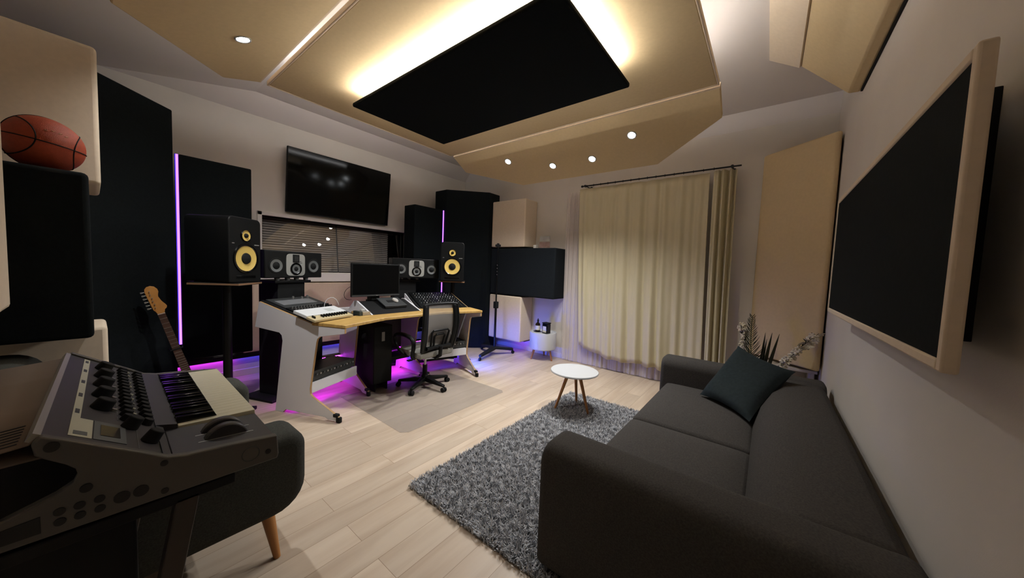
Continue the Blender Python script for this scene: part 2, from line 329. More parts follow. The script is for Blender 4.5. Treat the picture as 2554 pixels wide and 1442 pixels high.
for lab, yy, z0, x in (('glowing purple vertical light strip on the left between two black panels', .5025, .55, -4.39), ('glowing purple vertical light strip behind the right yellow-coned speaker', 3.6675, .9, -4.39)):
    t = thing('light_strip', lab, 'light strip', (x, yy, z0), 0, 'vertical purple light strips')
    MB().box(x - .03, x - .008, yy - .012, yy + .012, z0, 2.345).build('channel', BLKMET, t)
    MB().box(x - .008, x + .006, yy - .0065, yy + .0095, z0 + .005, 2.34).build('diffuser', PURP, t, smooth=False)
    MB().box(x - .008, x + .002, yy - .0115, yy - .0066, z0 + .005, 2.34).build('blue_glow', PURPB, t, smooth=False)  # emissive sliver stands in for blue glow on the neighbouring panel edge
# taupe lining under the window, coloured light bar below it
t = thing('wall_lining', 'taupe padded lining on the wall under the window', 'lining', (-4.84, 2.09, .285))
MB().box(XL + .001, -4.80, 1.07, 3.085, .285, 1.11).build('fabric', mat('taupe_acoustic_fabric', '#c3ae98', 0.95, var=0.03, vscale=40, bump=0.15, bscale=900, spec=0.1), t, bevel=.01)
t = thing('light_bar', 'long light bar low on the window wall glowing blue and magenta onto the floor', 'light strip', (-4.84, 2.09, .235))
m = MB(); m.box(XL + .001, -4.80, .40, 3.60, .272, .280); m.box(-4.808, -4.80, .40, 3.60, .232, .272); m.build('channel', BLKMET, t, smooth=False)
BLUE = emit('blue_light', (.02, .05, 1.0), BLUE_E * 3)
MB().box(-4.868, -4.83, 1.0, 3.58, .266, .271).build('blue_diffuser', BLUE, t, smooth=False)
MB().box(-4.868, -4.83, .42, .98, .266, .271).build('magenta_diffuser', emit('magenta_light_low', (.62, .04, .9), PINK_E * 1.6), t, smooth=False)
# far wall: cream box, charcoal box, cream box
panel_box('wall_box', 'upper cream fabric wall box on the far wall, above the charcoal one', -3.83, -3.125, 4.28, YF, 1.765, 2.54, CREAM, 'wall box', bevel=.02)
panel_box('wall_box', 'wide charcoal fabric wall box on the far wall carrying small frames', -3.83, -2.535, 4.28, YF, .965, 1.745, CHARF, 'wall box', bevel=.02)
panel_box('wall_box', 'lower cream fabric wall box with blue light on its foot', -3.83, -3.14, 4.28, YF, .20, .95, CREAM, 'wall box', bevel=.02)
t = thing('light_bar', 'short light bar under the lower cream wall box glowing blue on the far wall', 'light strip', (-3.45, 4.55, .17))
MB().box(-3.80, -3.16, 4.45, 4.619, .185, .199).build('channel', BLKMET, t, smooth=False)
MB().box(-3.78, -3.5, 4.52, 4.54, .179, .185).build('blue_diffuser', BLUE, t, smooth=False)
MB().box(-3.48, -3.18, 4.52, 4.54, .179, .185).build('violet_diffuser', emit('violet_light_low', (.20, .05, 1.0), 10), t, smooth=False)
# near wall: mirrored boxes
panel_box('wall_box', 'beige fabric wall box at upper left, behind the basketball', -3.55, -2.95, YN, .04, 1.775, 2.51, CREAM, 'wall box', bevel=.02)
panel_box('wall_box', 'black fabric wall box at left with the basketball on top', -3.5, -2.5, YN, -.002, .995, 1.765, BLACKF, 'wall box', bevel=.02)
panel_box('wall_box', 'beige fabric wall box at lower left, under the black one', -3.3, -2.95, YN, .045, .20, .985, CREAM, 'wall box', bevel=.02)
panel_box('sound_absorber', 'cream wall panel cut by the left edge of the view', -2.32, -1.45, YN + .002, -.20, 1.17, 2.45, CREAM, bevel=.02)
# corner trap on the far wall at right
m = MB().prism([(-.13, 4.615), (-.10, 4.57), (.405, 4.15), (.436, 4.16), (.436, 4.615)], .555, 2.755)
tag(m.build('corner_bass_trap', BEIGE, bevel=.02, seg=3), 'tall beige corner trap at the right end of the far wall', 'bass trap')
tag(MB().box(-.15, .436, 4.28, 4.60, .50, .53).build('corner_shelf', TRIM, bevel=.004), 'white ledge below the tall beige corner trap', 'ledge')
for x in (-.1, .4): MB().box(x - .015, x + .015, 4.3, 4.58, 0, .5).build('leg', TRIM, bpy.data.objects['corner_shelf'])
# panel on the right wall
t = thing('sound_absorber', 'big black fabric panel in a cream frame on the right wall', 'acoustic panel', (.36, 2.1, 1.2))
Y0, Y1, Z0, Z1, XF = 1.216, 3.075, 1.196, 1.945, .33
f = MB(); b = .03
for (a0, a1, c0, c1) in ((Y0, Y0 + b, Z0, Z1), (Y1 - b, Y1, Z0, Z1), (Y0 + b, Y1 - b, Z0, Z0 + b), (Y0 + b, Y1 - b, Z1 - b, Z1)): f.box(XF, XF + .03, a0, a1, c0, c1)
f.build('frame', CREAM, t, bevel=.006)
MB().box(XF + .004, XF + .028, Y0 + b, Y1 - b, Z0 + b, Z1 - b).build('fabric', BLACKF, t, smooth=False)
for y in (1.49, 2.8): MB().box(XF + .03, XR, y - .012, y + .012, 1.25, 1.93).build('mounting_rail', BLKM, t, bevel=.002)

# ------------------------------------------------------------------ television over the window
t = thing('television', 'large black television hung over the window', 'television', (-4.8, 2.21, 2.0))
yc = (1.509 + 2.906) / 2
zt, zb = 2.806, 2.009; ex = Vector((0, 1, 0)); up = (Vector((-4.75, 0, zt)) - Vector((-4.82, 0, zb))).normalized(); nv = ex.cross(up)
R = frame((-4.82, yc, zb), ex, up, nv); Hh = 0.80; Wd = 1.397
MB(R).box(-Wd / 2, Wd / 2, 0, Hh, -.035, 0).build('case', BLKM, t, bevel=.004)
MB(R).box(-Wd / 2 + .008, Wd / 2 - .008, .014, Hh - .008, .0, .0015).build('screen', mat('tv_screen', '#050708', 0.10, spec=0.16), t, smooth=False)
MB(R).box(-.03, .03, -.006, 0, -.02, -.005).build('logo_tab', DGREY, t)
MB().box(XL, -4.80, yc - .2, yc + .2, 2.25, 2.55).build('wall_mount', BLKMET, t)

# ------------------------------------------------------------------ curtain on the far wall
t = thing('curtain_rod', 'thin black curtain rod above the cream curtain', 'curtain rod', (-1.3, 4.42, 2.64))
RY, RZ = 4.415, 2.637
MB().cyl((-2.205, RY, RZ), (-.315, RY, RZ), .009, n=12).build('rod', BLKMET, t)
for x in (-2.17, -.40):
    MB().cyl((x, RY, RZ), (x, YF, RZ + .005), .008, n=10).cyl((x, YF - .008, RZ + .005), (x, YF, RZ + .005), .028, n=16).cyl((x, RY - .015, RZ), (x, RY + .015, RZ), .017, n=14).build('bracket', BLKMET, t)
MB().lathe([(.0, -.02), (.014, -.012), (.016, 0), (.012, .014), (0, .018)], 14, frame((-2.22, RY, RZ), (0, 1, 0), (0, 0, 1), (1, 0, 0))).build('finial', BLKMET, t)
for k in range(16): MB().tube([(-2.15 + k * .105 + .013 * math.cos(q * PI / 4) * 0, RY + .014 * math.cos(q * PI / 4), RZ + .014 * math.sin(q * PI / 4)) for q in range(9)], .0028, 5).build('ring', BLKMET, t)
CURT = mat('linen_curtain', '#c6bd9f', 0.9, var=0.03, vscale=30, bump=0.12, bscale=700, spec=0.1, stretch=(1, 1, .15))
rnd = random.Random(7)
def drape(x0, x1, x0b, x1b, yc, ztop, zbot, nf, amp0, amp1, seed, nx=240, nz=36):
    r = random.Random(seed); ph = [r.uniform(0, 6.28) for _ in range(6)]; P = []
    for j in range(nz + 1):
        v = j / nz; row = []
        for i in range(nx + 1):
            u = i / nx; xa = x0 + (x1 - x0) * u; xb = x0b + (x1b - x0b) * u
            x = xa + (xb - xa) * v ** 1.4
            zb = zbot(u) if callable(zbot) else zbot
            z = ztop + (zb - ztop) * v
            A = amp0 + (amp1 - amp0) * v
            w = u * nf * 2 * PI
            y = yc + A * (math.sin(w + ph[0] + .8 * math.sin(w * .23 + ph[1])) * (.55 + .45 * math.sin(w * .17 + ph[2])) + .35 * math.sin(w * 1.9 + ph[3] + v * 1.2) * (1 - .4 * v) + .5 * math.sin(w * .31 + ph[4] + 1.5 * v))
            row.append((x, y, z))
        P.append(row)
    return P
hem = lambda u: .30 - .09 * math.sin(min(1, u / .55) * PI * .8) - .10 * u + .012 * math.sin(u * 40)
o = MB().grid(drape(-2.29, -.62, -2.19, -.56, 4.485, 2.618, hem, 9.0, .012, .038, 3)).build('curtain', CURT, angle=180, solid=.003)
tag(o, 'wide cream linen curtain drawn across the far wall', 'curtain')
bun = thing('curtain', 'bunched cream curtain gathered at the right end of the rod', 'curtain', (-.43, 4.47, .25))
MB().grid(drape(-.58, -.355, -.53, -.325, 4.475, 2.625, .25, 3.0, .035, .042, 11, 90)).build('cloth', CURT, bun, angle=180, solid=.003)
SHEER = mesh_cloth('sheer_voile', '#d5cbc6', .62)
tag(MB().grid(drape(-2.53, -.75, -2.5, -.8, 4.555, 2.60, .012, 24, .012, .016, 5, 380, 10)).build('sheer_curtain', SHEER, angle=180), 'pale sheer curtain reaching the floor behind the cream curtain', 'curtain')
# ------------------------------------------------------------------ sofa, cushion, rug, tables
SOFA = mat('charcoal_wool', '#3a3836', 0.95, hex2='#4b4845', vscale=160, bump=0.35, bscale=520, spec=0.1)
t = thing('sofa', 'dark grey two-seat sofa along the right wall', 'sofa', (-.2, 2.42, 0))
def armb(y0, y1):
    m = MB(frame((0, 0, 0), (0, 1, 0), (0, 0, 1), (1, 0, 0)))
    a = []; r = .085; zt = .612
    for k in range(7): th = PI / 2 * k / 6; a.append((y1 - r + r * math.cos(th), zt - r + r * math.sin(th)))
    for k in range(7): th = PI / 2 + PI / 2 * k / 6; a.append((y0 + r + r * math.cos(th), zt - r + r * math.sin(th)))
    a += [(y0, .05), (y1, .05)]
    m.prism(a, -.765, .41); return m
armb(1.225, 1.50).build('armrest', SOFA, t, bevel=.035, seg=4)
armb(3.36, 3.625).build('armrest', SOFA, t, bevel=.035, seg=4)
m = MB(frame((0, 0, 0), (1, 0, 0), (0, 0, 1), (0, 1, 0)))
m.prism([(-.03, .12), (-.015, .40), (.02, .50), (.08, .575), (.15, .606), (.34, .611), (.405, .585), (.425, .06)], 1.42, 3.44)
m.build('backrest', SOFA, t, bevel=.05, seg=4, angle=60)
MB().box(-.70, .34, 1.50, 3.36, .07, .25).build('base', SOFA, t, bevel=.02)
for y0, y1 in ((1.503, 2.338), (2.342, 3.357)):
    m = MB(); P = []
    nx, ny = 14, 14
    for i in range(nx + 1):
        row = []
        for j in range(ny + 1):
            u = i / nx; v = j / ny
            row.append((-.70 + .70 * u, y0 + (y1 - y0) * v, .385 + .032 * (1 - (2 * v - 1) ** 4) * (1 - (2 * u - 1) ** 6)))
        P.append(row)
    m.grid(P)
    # skirt and underside
    x0, x1 = -.70, 0.0
    ring = [P[i][0] for i in range(nx + 1)] + [P[nx][j] for j in range(1, ny + 1)] + [P[i][ny] for i in range(nx - 1, -1, -1)] + [P[0][j] for j in range(ny - 1, 0, -1)]
    n = len(ring); k = len(m.v); low = [(p[0], p[1], .25) for p in ring]
    m.add(ring + low, [(a, (a + 1) % n, n + (a + 1) % n, n + a) for a in range(n)] + [tuple(range(n, 2 * n))])
    o = m.build('seat_cushion', SOFA, t, angle=180)
    import bmesh
    b = bmesh.new(); b.from_mesh(o.data); bmesh.ops.remove_doubles(b, verts=b.verts, dist=1e-5); bmesh.ops.recalc_face_normals(b, faces=b.faces); b.to_mesh(o.data); b.free()
    o.data.shade_smooth(); o.data.set_sharp_from_angle(angle=math.radians(60))
    q = o.modifiers.new('bevel', 'BEVEL'); q.width = .03; q.segments = 4; q.limit_method = 'ANGLE'; q.angle_limit = math.radians(50)
for x in (-.66, .33):
    for y in (1.30, 3.55): MB().cyl((x, y, .0), (x, y, .06), .025, .03).build('leg', BLKM, t)
# cushion leaning in the far corner
def pillow(name, c00, c10, c11, c01, thick, m):
    c00, c10, c11, c01 = map(Vector, (c00, c10, c11, c01)); N = 22; out = MB()
    nrm = (c10 - c00).cross(c01 - c00).normalized()
    for sgn in (1, -1):
        P = []
        for i in range(N + 1):
            u = i / N; row = []
            for j in range(N + 1):
                v = j / N
                # pinch the sides inwards between the corners
                uu = u + .05 * (0.5 - u) * 2 * (1 - (2 * v - 1) ** 2) * abs(2 * u - 1) ** 3; vv = v + .05 * (0.5 - v) * 2 * (1 - (2 * u - 1) ** 2) * abs(2 * v - 1) ** 3
                p = c00 * (1 - uu) * (1 - vv) + c10 * uu * (1 - vv) + c11 * uu * vv + c01 * (1 - uu) * vv
                h = (max(0, (1 - (2 * u - 1) ** 4)) * max(0, (1 - (2 * v - 1) ** 4))) ** .55
                h += .05 * math.sin(9 * u + 4 * v) * (1 - abs(2 * u - 1)) * (1 - abs(2 * v - 1))
                row.append(tuple(p + nrm * sgn * thick * h))
            P.append(row if sgn > 0 else row)
        out.grid(P if sgn > 0 else [list(reversed(r)) for r in P])
    return out
PIL = mat('dark_teal_cotton', '#282f31', 0.95, var=.12, vscale=50, bump=0.3, bscale=700, spec=.1)
mb = pillow('cushion', (-.38, 3.06, .43), (-.035, 2.72, .43), (.215, 3.30, .70), (-.165, 3.40, .82), .065, PIL)
tag(mb.build('cushion', PIL, angle=180), 'dark teal square cushion leaning in the far corner of the sofa', 'cushion')

# shag rug
t = thing('rug', 'grey shaggy rug on the floor in front of the sofa', 'rug', (-1.1, 2.27, 0))
RX0, RX1, RY0, RY1 = -1.70, -.55, 1.19, 3.35
MB().box(RX0 + .01, RX1, RY0 + .01, RY1 - .01, .001, .010).build('backing', mat('rug_backing', '#5f6163', .95), t)
rg = np.random.default_rng(3); NT = 62000
x = rg.uniform(RX0, RX1, NT); y = rg.uniform(RY0, RY1, NT)
# clumpy lean direction from a few waves
def fld(a, b, s): return np.sin(a * s + 1.3 * np.sin(b * s * .7 + 1)) + np.cos(b * s * 1.1 + 1.7 * np.sin(a * s * .6))
ang = fld(x, y, 61) * 2.0 + rg.normal(0, 1.3, NT); ln = rg.uniform(.022, .040, NT); lean = np.clip(.75 + .22 * fld(y, x, 73) + rg.normal(0, .15, NT), .2, 1.4)
dx = np.cos(ang); dy = np.sin(ang); wdt = rg.uniform(.0022, .0042, NT)
bx = np.stack([x, y, np.full(NT, .008)], 1); pw = np.stack([-dy, dx, np.zeros(NT)], 1) * wdt[:, None]
mid = bx + np.stack([dx * np.sin(lean * .5) * ln * .55, dy * np.sin(lean * .5) * ln * .55, np.cos(lean * .5) * ln * .55], 1)
tip = mid + np.stack([dx * np.sin(lean) * ln * .5, dy * np.sin(lean) * ln * .5, np.cos(lean) * ln * .45], 1)
V = np.stack([bx - pw, bx + pw, mid + pw * .9, mid - pw * .9, tip], 1).reshape(-1, 3) - np.array([-1.1, 2.27, 0])
I = np.arange(NT) * 5
me = bpy.data.meshes.new('pile'); me.vertices.add(NT * 5); me.vertices.foreach_set('co', V.astype(np.float32).ravel())
loops = np.stack([I, I + 1, I + 2, I + 3, I + 3, I + 2, I + 4], 1).ravel(); me.loops.add(len(loops)); me.loops.foreach_set('vertex_index', loops.astype(np.int32))
me.polygons.add(NT * 2); st = np.stack([np.arange(NT) * 7, np.arange(NT) * 7 + 4], 1).ravel(); me.polygons.foreach_set('loop_start', st.astype(np.int32))
me.update(calc_edges=True); me.validate(); me.materials.append(mat('rug_yarn', '#a0a2a6', .9, hex2='#c4c4c6', vscale=34, spec=.15))
o = bpy.data.objects.new('pile', me); COL.objects.link(o); o.parent = t; o['kind'] = 'stuff'

# chair mat: clear plastic sheet
t = MB(); poly = [(-3.42, 1.56), (-2.33, 1.55), (-2.285, 1.60), (-2.28, 2.83), (-2.32, 2.87), (-3.42, 2.87)]
t.prism(poly, .0008, .003)
cm = bpy.data.materials.new('clear_plastic'); cm.use_nodes = True; nt = cm.node_tree; b = nt.nodes['Principled BSDF']; b.inputs['Base Color'].default_value = lin('#b3aaa0'); b.inputs['Roughness'].default_value = .3; b.inputs['Alpha'].default_value = .32
tag(t.build('chair_mat', cm, smooth=False), 'translucent plastic floor mat under the office chair', 'mat')

# round coffee table
WT = mat('white_table_top', '#bcbec0', .4)
t = thing('coffee_table', 'small round white table on three wooden legs standing on the rug', 'table', (-1.47, 2.96, 0))
MB(t).lathe([(.0, .388), (.22, .388), (.236, .396), (.238, .403), (.234, .41), (0, .41)], 48, close=False).build('tabletop', WT, t, angle=30)
for fx, fy in ((-1.60, 2.83), (-1.29, 2.94), (-1.52, 3.145)):
    d = Vector((fx + 1.47, fy - 2.96, 0)); a = Vector((-1.47, 2.96, 0)) + d * .32
    MB().cyl((fx, fy, 0.012), (a.x, a.y, .39), .0115, .018, 16).build('leg', OAK, t)
# bucket side table
t = thing('side_table', 'white drum side table on wooden legs near the far wall', 'table', (-2.745, 4.37, 0))
MB(t).lathe([(0, .165), (.19, .165), (.205, .18), (.213, .42), (.208, .432), (.200, .432), (.196, .42), (0, .42)], 40, close=False).build('drum', WT, t)
for k in range(3):
    a = -2.2 + k * 2 * PI / 3
    MB(t).cyl((.19 * math.cos(a), .19 * math.sin(a), 0), (.135 * math.cos(a), .135 * math.sin(a), .175), .012, .02, 14).build('leg', OAK, t)
AMBER = mat('amber_bottle', '#1c130d', .12, spec=.6)
LABEL = mat('paper_label', '#cfcac0', .7)
t = thing('diffuser_bottle', 'dark apothecary bottle with pale label on a black saucer', 'bottle', (-2.845, 4.36, .4205))
MB(t).lathe([(0, 0), (.06, 0), (.066, .008), (.06, .010), (0, .010)], 24, close=False).build('saucer', BLKG, t)
MB(t).lathe([(.0, .010), (.038, .010), (.040, .02), (.040, .115), (.034, .135), (.014, .148), (.013, .165), (0, .165)], 24, close=False).build('glass', AMBER, t)
MB(t).lathe([(.0, .165), (.016, .165), (.016, .19), (.007, .195), (.007, .212), (0, .212)], 16, close=False).build('cap', BLKM, t)
MB(t).lathe([(.0408, .03), (.0408, .10)], 24, close=False).build('label', LABEL, t)
t = thing('candle_jar', 'black boxed candle jar with white label beside the bottle', 'candle', (-2.665, 4.33, .4205), -.15)
MB(t).box(-.052, .052, -.045, .045, 0, .155).build('jar', BLKG, t, bevel=.012, seg=3)
MB(t).box(-.033, .033, -.0465, -.0455, .022, .115).build('label', LABEL, t, smooth=False)
MB(t).box(-.054, .054, -.047, .047, .156, .172).build('lid', BLKM, t, bevel=.004)

# things on the charcoal wall box
t = thing('display_frame', 'little black metal frame with photographs on the charcoal wall box', 'picture frame', (-2.815, 4.40, 1.746))
f = MB()
for x in (-.105, .105): f.box(x - .009, x + .009, -.02, .02, 0, .20)
for z in (.0, .103, .194): f.box(-.105, .105, -.02, .02, z - .002, z + .013)
f.build('frame', BLKM, t)
MB(t).box(-.095, .095, .0, .003, .01, .10).build('lower_picture', mat('rose_print', '#a98a80', .6, hex2='#6b4d42', vscale=14), t, smooth=False)
MB(t).box(-.095, .095, .0, .003, .113, .193).build('upper_picture', mat('grey_print', '#8c8880', .6, hex2='#b3ada4', vscale=10), t, smooth=False)
tag(MB().box(-3.0, -2.945, 4.36, 4.41, 1.746, 1.80).build('small_box', LABEL, bevel=.004), 'tiny white cube beside the little black picture frame', 'box')

# ------------------------------------------------------------------ plant behind the sofa
LEAF = mat('dark_green_leaf', '#262b1c', .6, hex2='#343a24', vscale=12); STEM = mat('olive_stem', '#4a4425', .7)
PETAL = mat('white_petal', '#d6ccb4', .7)
t = thing('potted_plant', 'artificial plant with white blossom branches and spiky leaves behind the sofa', 'plant', (-.02, 4.02, 0))
MB(t).lathe([(0, 0), (.10, 0), (.14, .22), (.15, .36), (.14, .37), (.13, .35), (0, .35)], 28, close=False).build('pot', WT, t)
rp = random.Random(5)
def blade(m, base, tip, w, bend, nseg=10):
    base = Vector(base); tip = Vector(tip); L = tip - base; side = L.cross(Vector((.79, -.61, 0))).cross(L).normalized().cross(L).normalized(); P = []
    for i in range(nseg + 1):
        u = i / nseg; p = base + L * u + Vector(bend) * math.sin(u * PI) * .5 + Vector(bend) * u * u * .3
        ww = w * min(1, .4 + 1.6 * u) * (1 - u ** 3) + .0003
        P.append([tuple(p - side * ww), tuple(p + side.cross(L).normalized() * ww * .25), tuple(p + side * ww)])
    m.grid(P)
B0 = Vector((-.02, 4.02, .35))
for tp, w in (((.015, 4.19, .86), .022), ((.03, 4.16, .80), .018), ((.068, 4.19, .865), .027), ((.125, 4.20, .86), .027)):
    mm = MB(); blade(mm, B0 + Vector(((tp[0]) * .35, .02, 0)), tp, w, (0, 0, 0.0)); mm.build('sword_leaf', LEAF, t, solid=.002, angle=180)
fern = MB(); fb = B0 + Vector((-.02, .0, 0)); spine = [fb + Vector((-.06 * u - .02 * math.sin(u * 3), .16 * u, .66 * u)) for u in [i / 16 for i in range(17)]]
fern.tube(spine, .004, 6)
for i in range(3, 34):
    for sgn in (-1, 1):
        p = spine[i // 2].lerp(spine[min(16, i // 2 + 1)], (i % 2) / 2); l = .19 * (1.15 - i / 34) * (.85 + .3 * rp.random()); dirv = Vector((sgn * (.42 + .2 * rp.random()), .12 * sgn, .85)).normalized()
        blade(fern, p, p + dirv * l, .0050, (sgn * .008, 0, 0), 6)
fern.build('palm_frond', LEAF, t, angle=180)
def blossom(pts, nfl, seed):
    r = random.Random(seed); pts = [Vector(p) for p in pts]; L = []
    for i in range(len(pts) - 1):
        for k in range(6): L.append(pts[i].lerp(pts[i + 1], k / 6))
    L.append(pts[-1])
    br = MB().tube(L, [.006 - .004 * i / len(L) for i in range(len(L))], 6).build('blossom_branch', STEM, t)
    lf = MB()
    for q in range(nfl):
        i = int(len(L) * (.30 + .68 * q / nfl)); p = L[min(i, len(L) - 1)] + Vector((r.uniform(-.025, .025), r.uniform(-.025, .025), r.uniform(-.035, .03)))
        ax = Vector((r.uniform(-.6, .6), r.uniform(-1, -.2), r.uniform(-.6, .6))).normalized(); a = ax.orthogonal().normalized(); bb = ax.cross(a); fl = MB()
        vs_ = [p]; fs_ = []
        for k in range(5):
            th = k * 2 * PI / 5 + q; d = (a * math.cos(th) + bb * math.sin(th)); s = .028 * r.uniform(.8, 1.25); sd = ax.cross(d); n0 = len(vs_)
            vs_ += [p + d * s * .55 + sd * s * .42 + ax * .004, p + d * s * 1.05 + sd * s * .2 + ax * .009, p + d * s * 1.05 - sd * s * .2 + ax * .009, p + d * s * .55 - sd * s * .42 + ax * .004]; fs_.append((0, n0, n0 + 1, n0 + 2, n0 + 3))
        fl.add(vs_, fs_); fl.build('blossom', PETAL, br, solid=.0008)
        if q % 2 == 0:
            lp = L[min(i, len(L) - 1)]; d = Vector((r.uniform(-.5, .5), r.uniform(-.4, .4), r.uniform(.1, .6))).normalized(); blade(lf, lp, lp + d * .045, .007, (0, 0, 0), 4)
    lf.build('branch_foliage', LEAF, br)
blossom([B0 + Vector((-.03, .02, 0)), (-.10, 4.10, .58), (-.155, 4.16, .78), (-.20, 4.19, .93)], 26, 1)
blossom([B0 + Vector((.05, .0, 0)), (.12, 4.05, .52), (.19, 4.08, .62), (.29, 4.10, .78), (.40, 4.10, .92)], 34, 2)

# ------------------------------------------------------------------ boom microphone stand
t = thing('microphone_stand', 'black studio microphone stand in front of the charcoal wall box', 'microphone stand', (-3.42, 3.985, 0))
MB().cyl((-3.42, 3.985, .10), (-3.42, 3.985, .80), .018).build('lower_tube', BLKMET, t)
MB().cyl((-3.42, 3.985, .80), (-3.42, 3.985, 1.74), .012).build('upper_tube', BLKMET, t)
MB().box(-3.455, -3.385, 3.955, 4.015, .76, .87).build('height_clutch', BLKM, t, bevel=.01)
MB().cyl((-3.455, 3.96, 1.765), (-3.385, 4.01, 1.765), .018).cyl((-3.42, 3.985, 1.73), (-3.42, 3.985, 1.80), .02).build('boom_joint', BLKM, t, bevel=.003)
MB().tube([(-3.40, 3.97, 1.74), (-3.40, 3.96, 1.5), (-3.385, 3.955, 1.2), (-3.41, 3.96, 1.0)], .006, 8).build('boom_arm', BLKMET, t)
for q in range(4): MB().cyl((-3.392, 3.955, 1.30 + q * .05), (-3.392, 3.945, 1.305 + q * .05), .006).build('clip', SILVER, t)
for fx, fy in ((-3.335, 3.56), (-3.26, 4.27), (-3.80, 4.10)):
    d = Vector((fx + 3.42, fy - 3.985, 0)); c = Vector((-3.42, 3.985, 0)); sd = Vector((-d.y, d.x, 0)).normalized(); e = c + d
    m = MB(); m.slab([c - sd * .05 + Vector((0, 0, .10)), c + sd * .05 + Vector((0, 0, .10)), e + sd * .025 + Vector((0, 0, .055)), e - sd * .025 + Vector((0, 0, .055))], (0, 0, .04))
    leg = m.build('leg', BLKM, t, bevel=.012, seg=3)
    MB().cyl(e + sd * .012 + Vector((0, 0, .027)), e - sd * .012 + Vector((0, 0, .027)), .027).cyl(e + Vector((0, 0, .03)), e + Vector((0, 0, .06)), .008).build('caster', BLKM, leg, bevel=.003)
# ------------------------------------------------------------------ office chair (local: -y front, x sideways)
MESHG = mesh_cloth('chair_mesh', '#8f8b86', .55)
SEATG = mat('seat_fabric', '#8d8c86', .9, var=.08, vscale=60, bump=.2, bscale=600, spec=.1)
t = thing('office_chair', 'grey mesh office chair with black arms in front of the desk', 'chair', (-3.06, 2.345, 0), -PI / 2)
F = t
m = MB(F)
for k in range(5):
    a = 2.95 + k * 2 * PI / 5; d = Vector((math.cos(a), math.sin(a), 0)); sd = Vector((-d.y, d.x, 0))
    mm = MB(F); p0 = d * .02 + Vector((0, 0, .095)); p1 = d * .30 + Vector((0, 0, .068))
    mm.add([p0 - sd * .03 + Vector((0, 0, .03)), p0 + sd * .03 + Vector((0, 0, .03)), p0 + sd * .03 - Vector((0, 0, .025)), p0 - sd * .03 - Vector((0, 0, .025)), p1 - sd * .018 + Vector((0, 0, .012)), p1 + sd * .018 + Vector((0, 0, .012)), p1 + sd * .018 - Vector((0, 0, .012)), p1 - sd * .018 - Vector((0, 0, .012))], [(0, 1, 2, 3), (7, 6, 5, 4), (0, 4, 5, 1), (1, 5, 6, 2), (2, 6, 7, 3), (3, 7, 4, 0)])
    leg = mm.build('base_spoke', BLK, t, bevel=.008, seg=3)
    c = d * .295; w = MB(F)
    for s_ in (-1, 1): w.cyl(c + sd * .006 * s_ + Vector((0, 0, .0265)), c + sd * .026 * s_ + Vector((0, 0, .0265)), .0265, n=20)
    w.cyl(c + Vector((0, 0, .03)), c + Vector((0, 0, .065)), .007)
    w.build('caster', BLKM, leg, bevel=.003)
MB(F).lathe([(0, .07), (.04, .07), (.042, .13), (.028, .15), (.027, .26), (0, .26)], 20, close=False).build('gas_lift_cover', BLK, t)
MB(F).cyl((0, 0, .26), (0, 0, .37), .014).build('gas_lift', SILVER, t)
MB(F).box(-.10, .10, -.12, .12, .365, .395).build('seat_mechanism', BLKM, t, bevel=.008)
MB(F).cyl((.10, .05, .375), (.26, .08, .375), .006).box(.24, .29, .06, .10, .37, .38).build('tilt_lever', BLK, t)
sp = [(-.235 + .47 * 0, 0)]
P = MB(F)
N = 16; top = []; 
def seat_z(u, v): return .455 + .012 * (1 - (2 * u - 1) ** 2) - .035 * max(0, (.18 - v) / .18) ** 2 + .008 * math.sin(v * PI)
rows = []
for j in range(N + 1):
    v = j / N; hw = .235 - .03 * (1 - v) ** 3; rows.append([((-1 + 2 * i / N) * hw, -.25 + .47 * v, seat_z(i / N, v)) for i in range(N + 1)])
P.grid(rows)
ring = rows[0] + [r[-1] for r in rows[1:]] + rows[-1][-2::-1] + [r[0] for r in rows[-2:0:-1]]
n = len(ring); P.add(ring + [(p[0] * .95, p[1] * .97, .395) for p in ring], [(a, n + a, n + (a + 1) % n, (a + 1) % n) for a in range(n)] + [tuple(range(n, 2 * n))])
so = P.build('seat', SEATG, t, angle=180); b = bmesh.new(); b.from_mesh(so.data); bmesh.ops.remove_doubles(b, verts=b.verts, dist=1e-5); bmesh.ops.recalc_face_normals(b, faces=b.faces); b.to_mesh(so.data); b.free()
so.data.shade_smooth(); q = so.modifiers.new('bevel', 'BEVEL'); q.width = .022; q.segments = 4; q.limit_method = 'ANGLE'; q.angle_limit = math.radians(45)
# backrest: curved frame
def bk(u, v):
    """u -1..1 across, v 0..1 up"""
    w = .215 + .025 * math.sin(v * PI * .9); y = .215 + .05 * v + .035 * math.sin(v * PI) - .035 * (1 - u * u)
    return Vector((u * w, y, .47 + .52 * v))
fr = []
for i in range(25): fr.append(bk(-1 + 2 * i / 24, 1 - .02 * abs(-1 + 2 * i / 24) ** 6))
for i in range(1, 25): fr.append(bk(1, 1 - i / 24 * .98))
for i in range(1, 25): fr.append(bk(1 - 2 * i / 24, .02))
for i in range(1, 24): fr.append(bk(-1, .02 + i / 24 * .98))
fr.append(fr[0])
MB(F).tube(fr, .016, 10).build('back_frame', BLK, t)
for s_ in (-1, 1): # broad side wings
    MB(F).grid([[tuple(bk(s_ * (1.0 - .13 * k), v / 16) + Vector((0, .006, 0))) for k in range(3)] for v in range(17)]).build('side_wing', BLK, t, solid=.012)
MB(F).grid([[tuple(bk(-1 + 2 * i / 20, j / 20)) for i in range(21)] for j in range(21)]).build('back_mesh', MESHG, t, angle=180)
def arch(w0, w1, z0, z1):
    a = [(-w0, z0), (-w1, z1 - .02), (-w1 + .02, z1), (w1 - .02, z1), (w1, z1 - .02), (w0, z0)]
    return [bk(x / .23, (z - .47) / .52) + Vector((0, .022, 0)) for x, z in a]
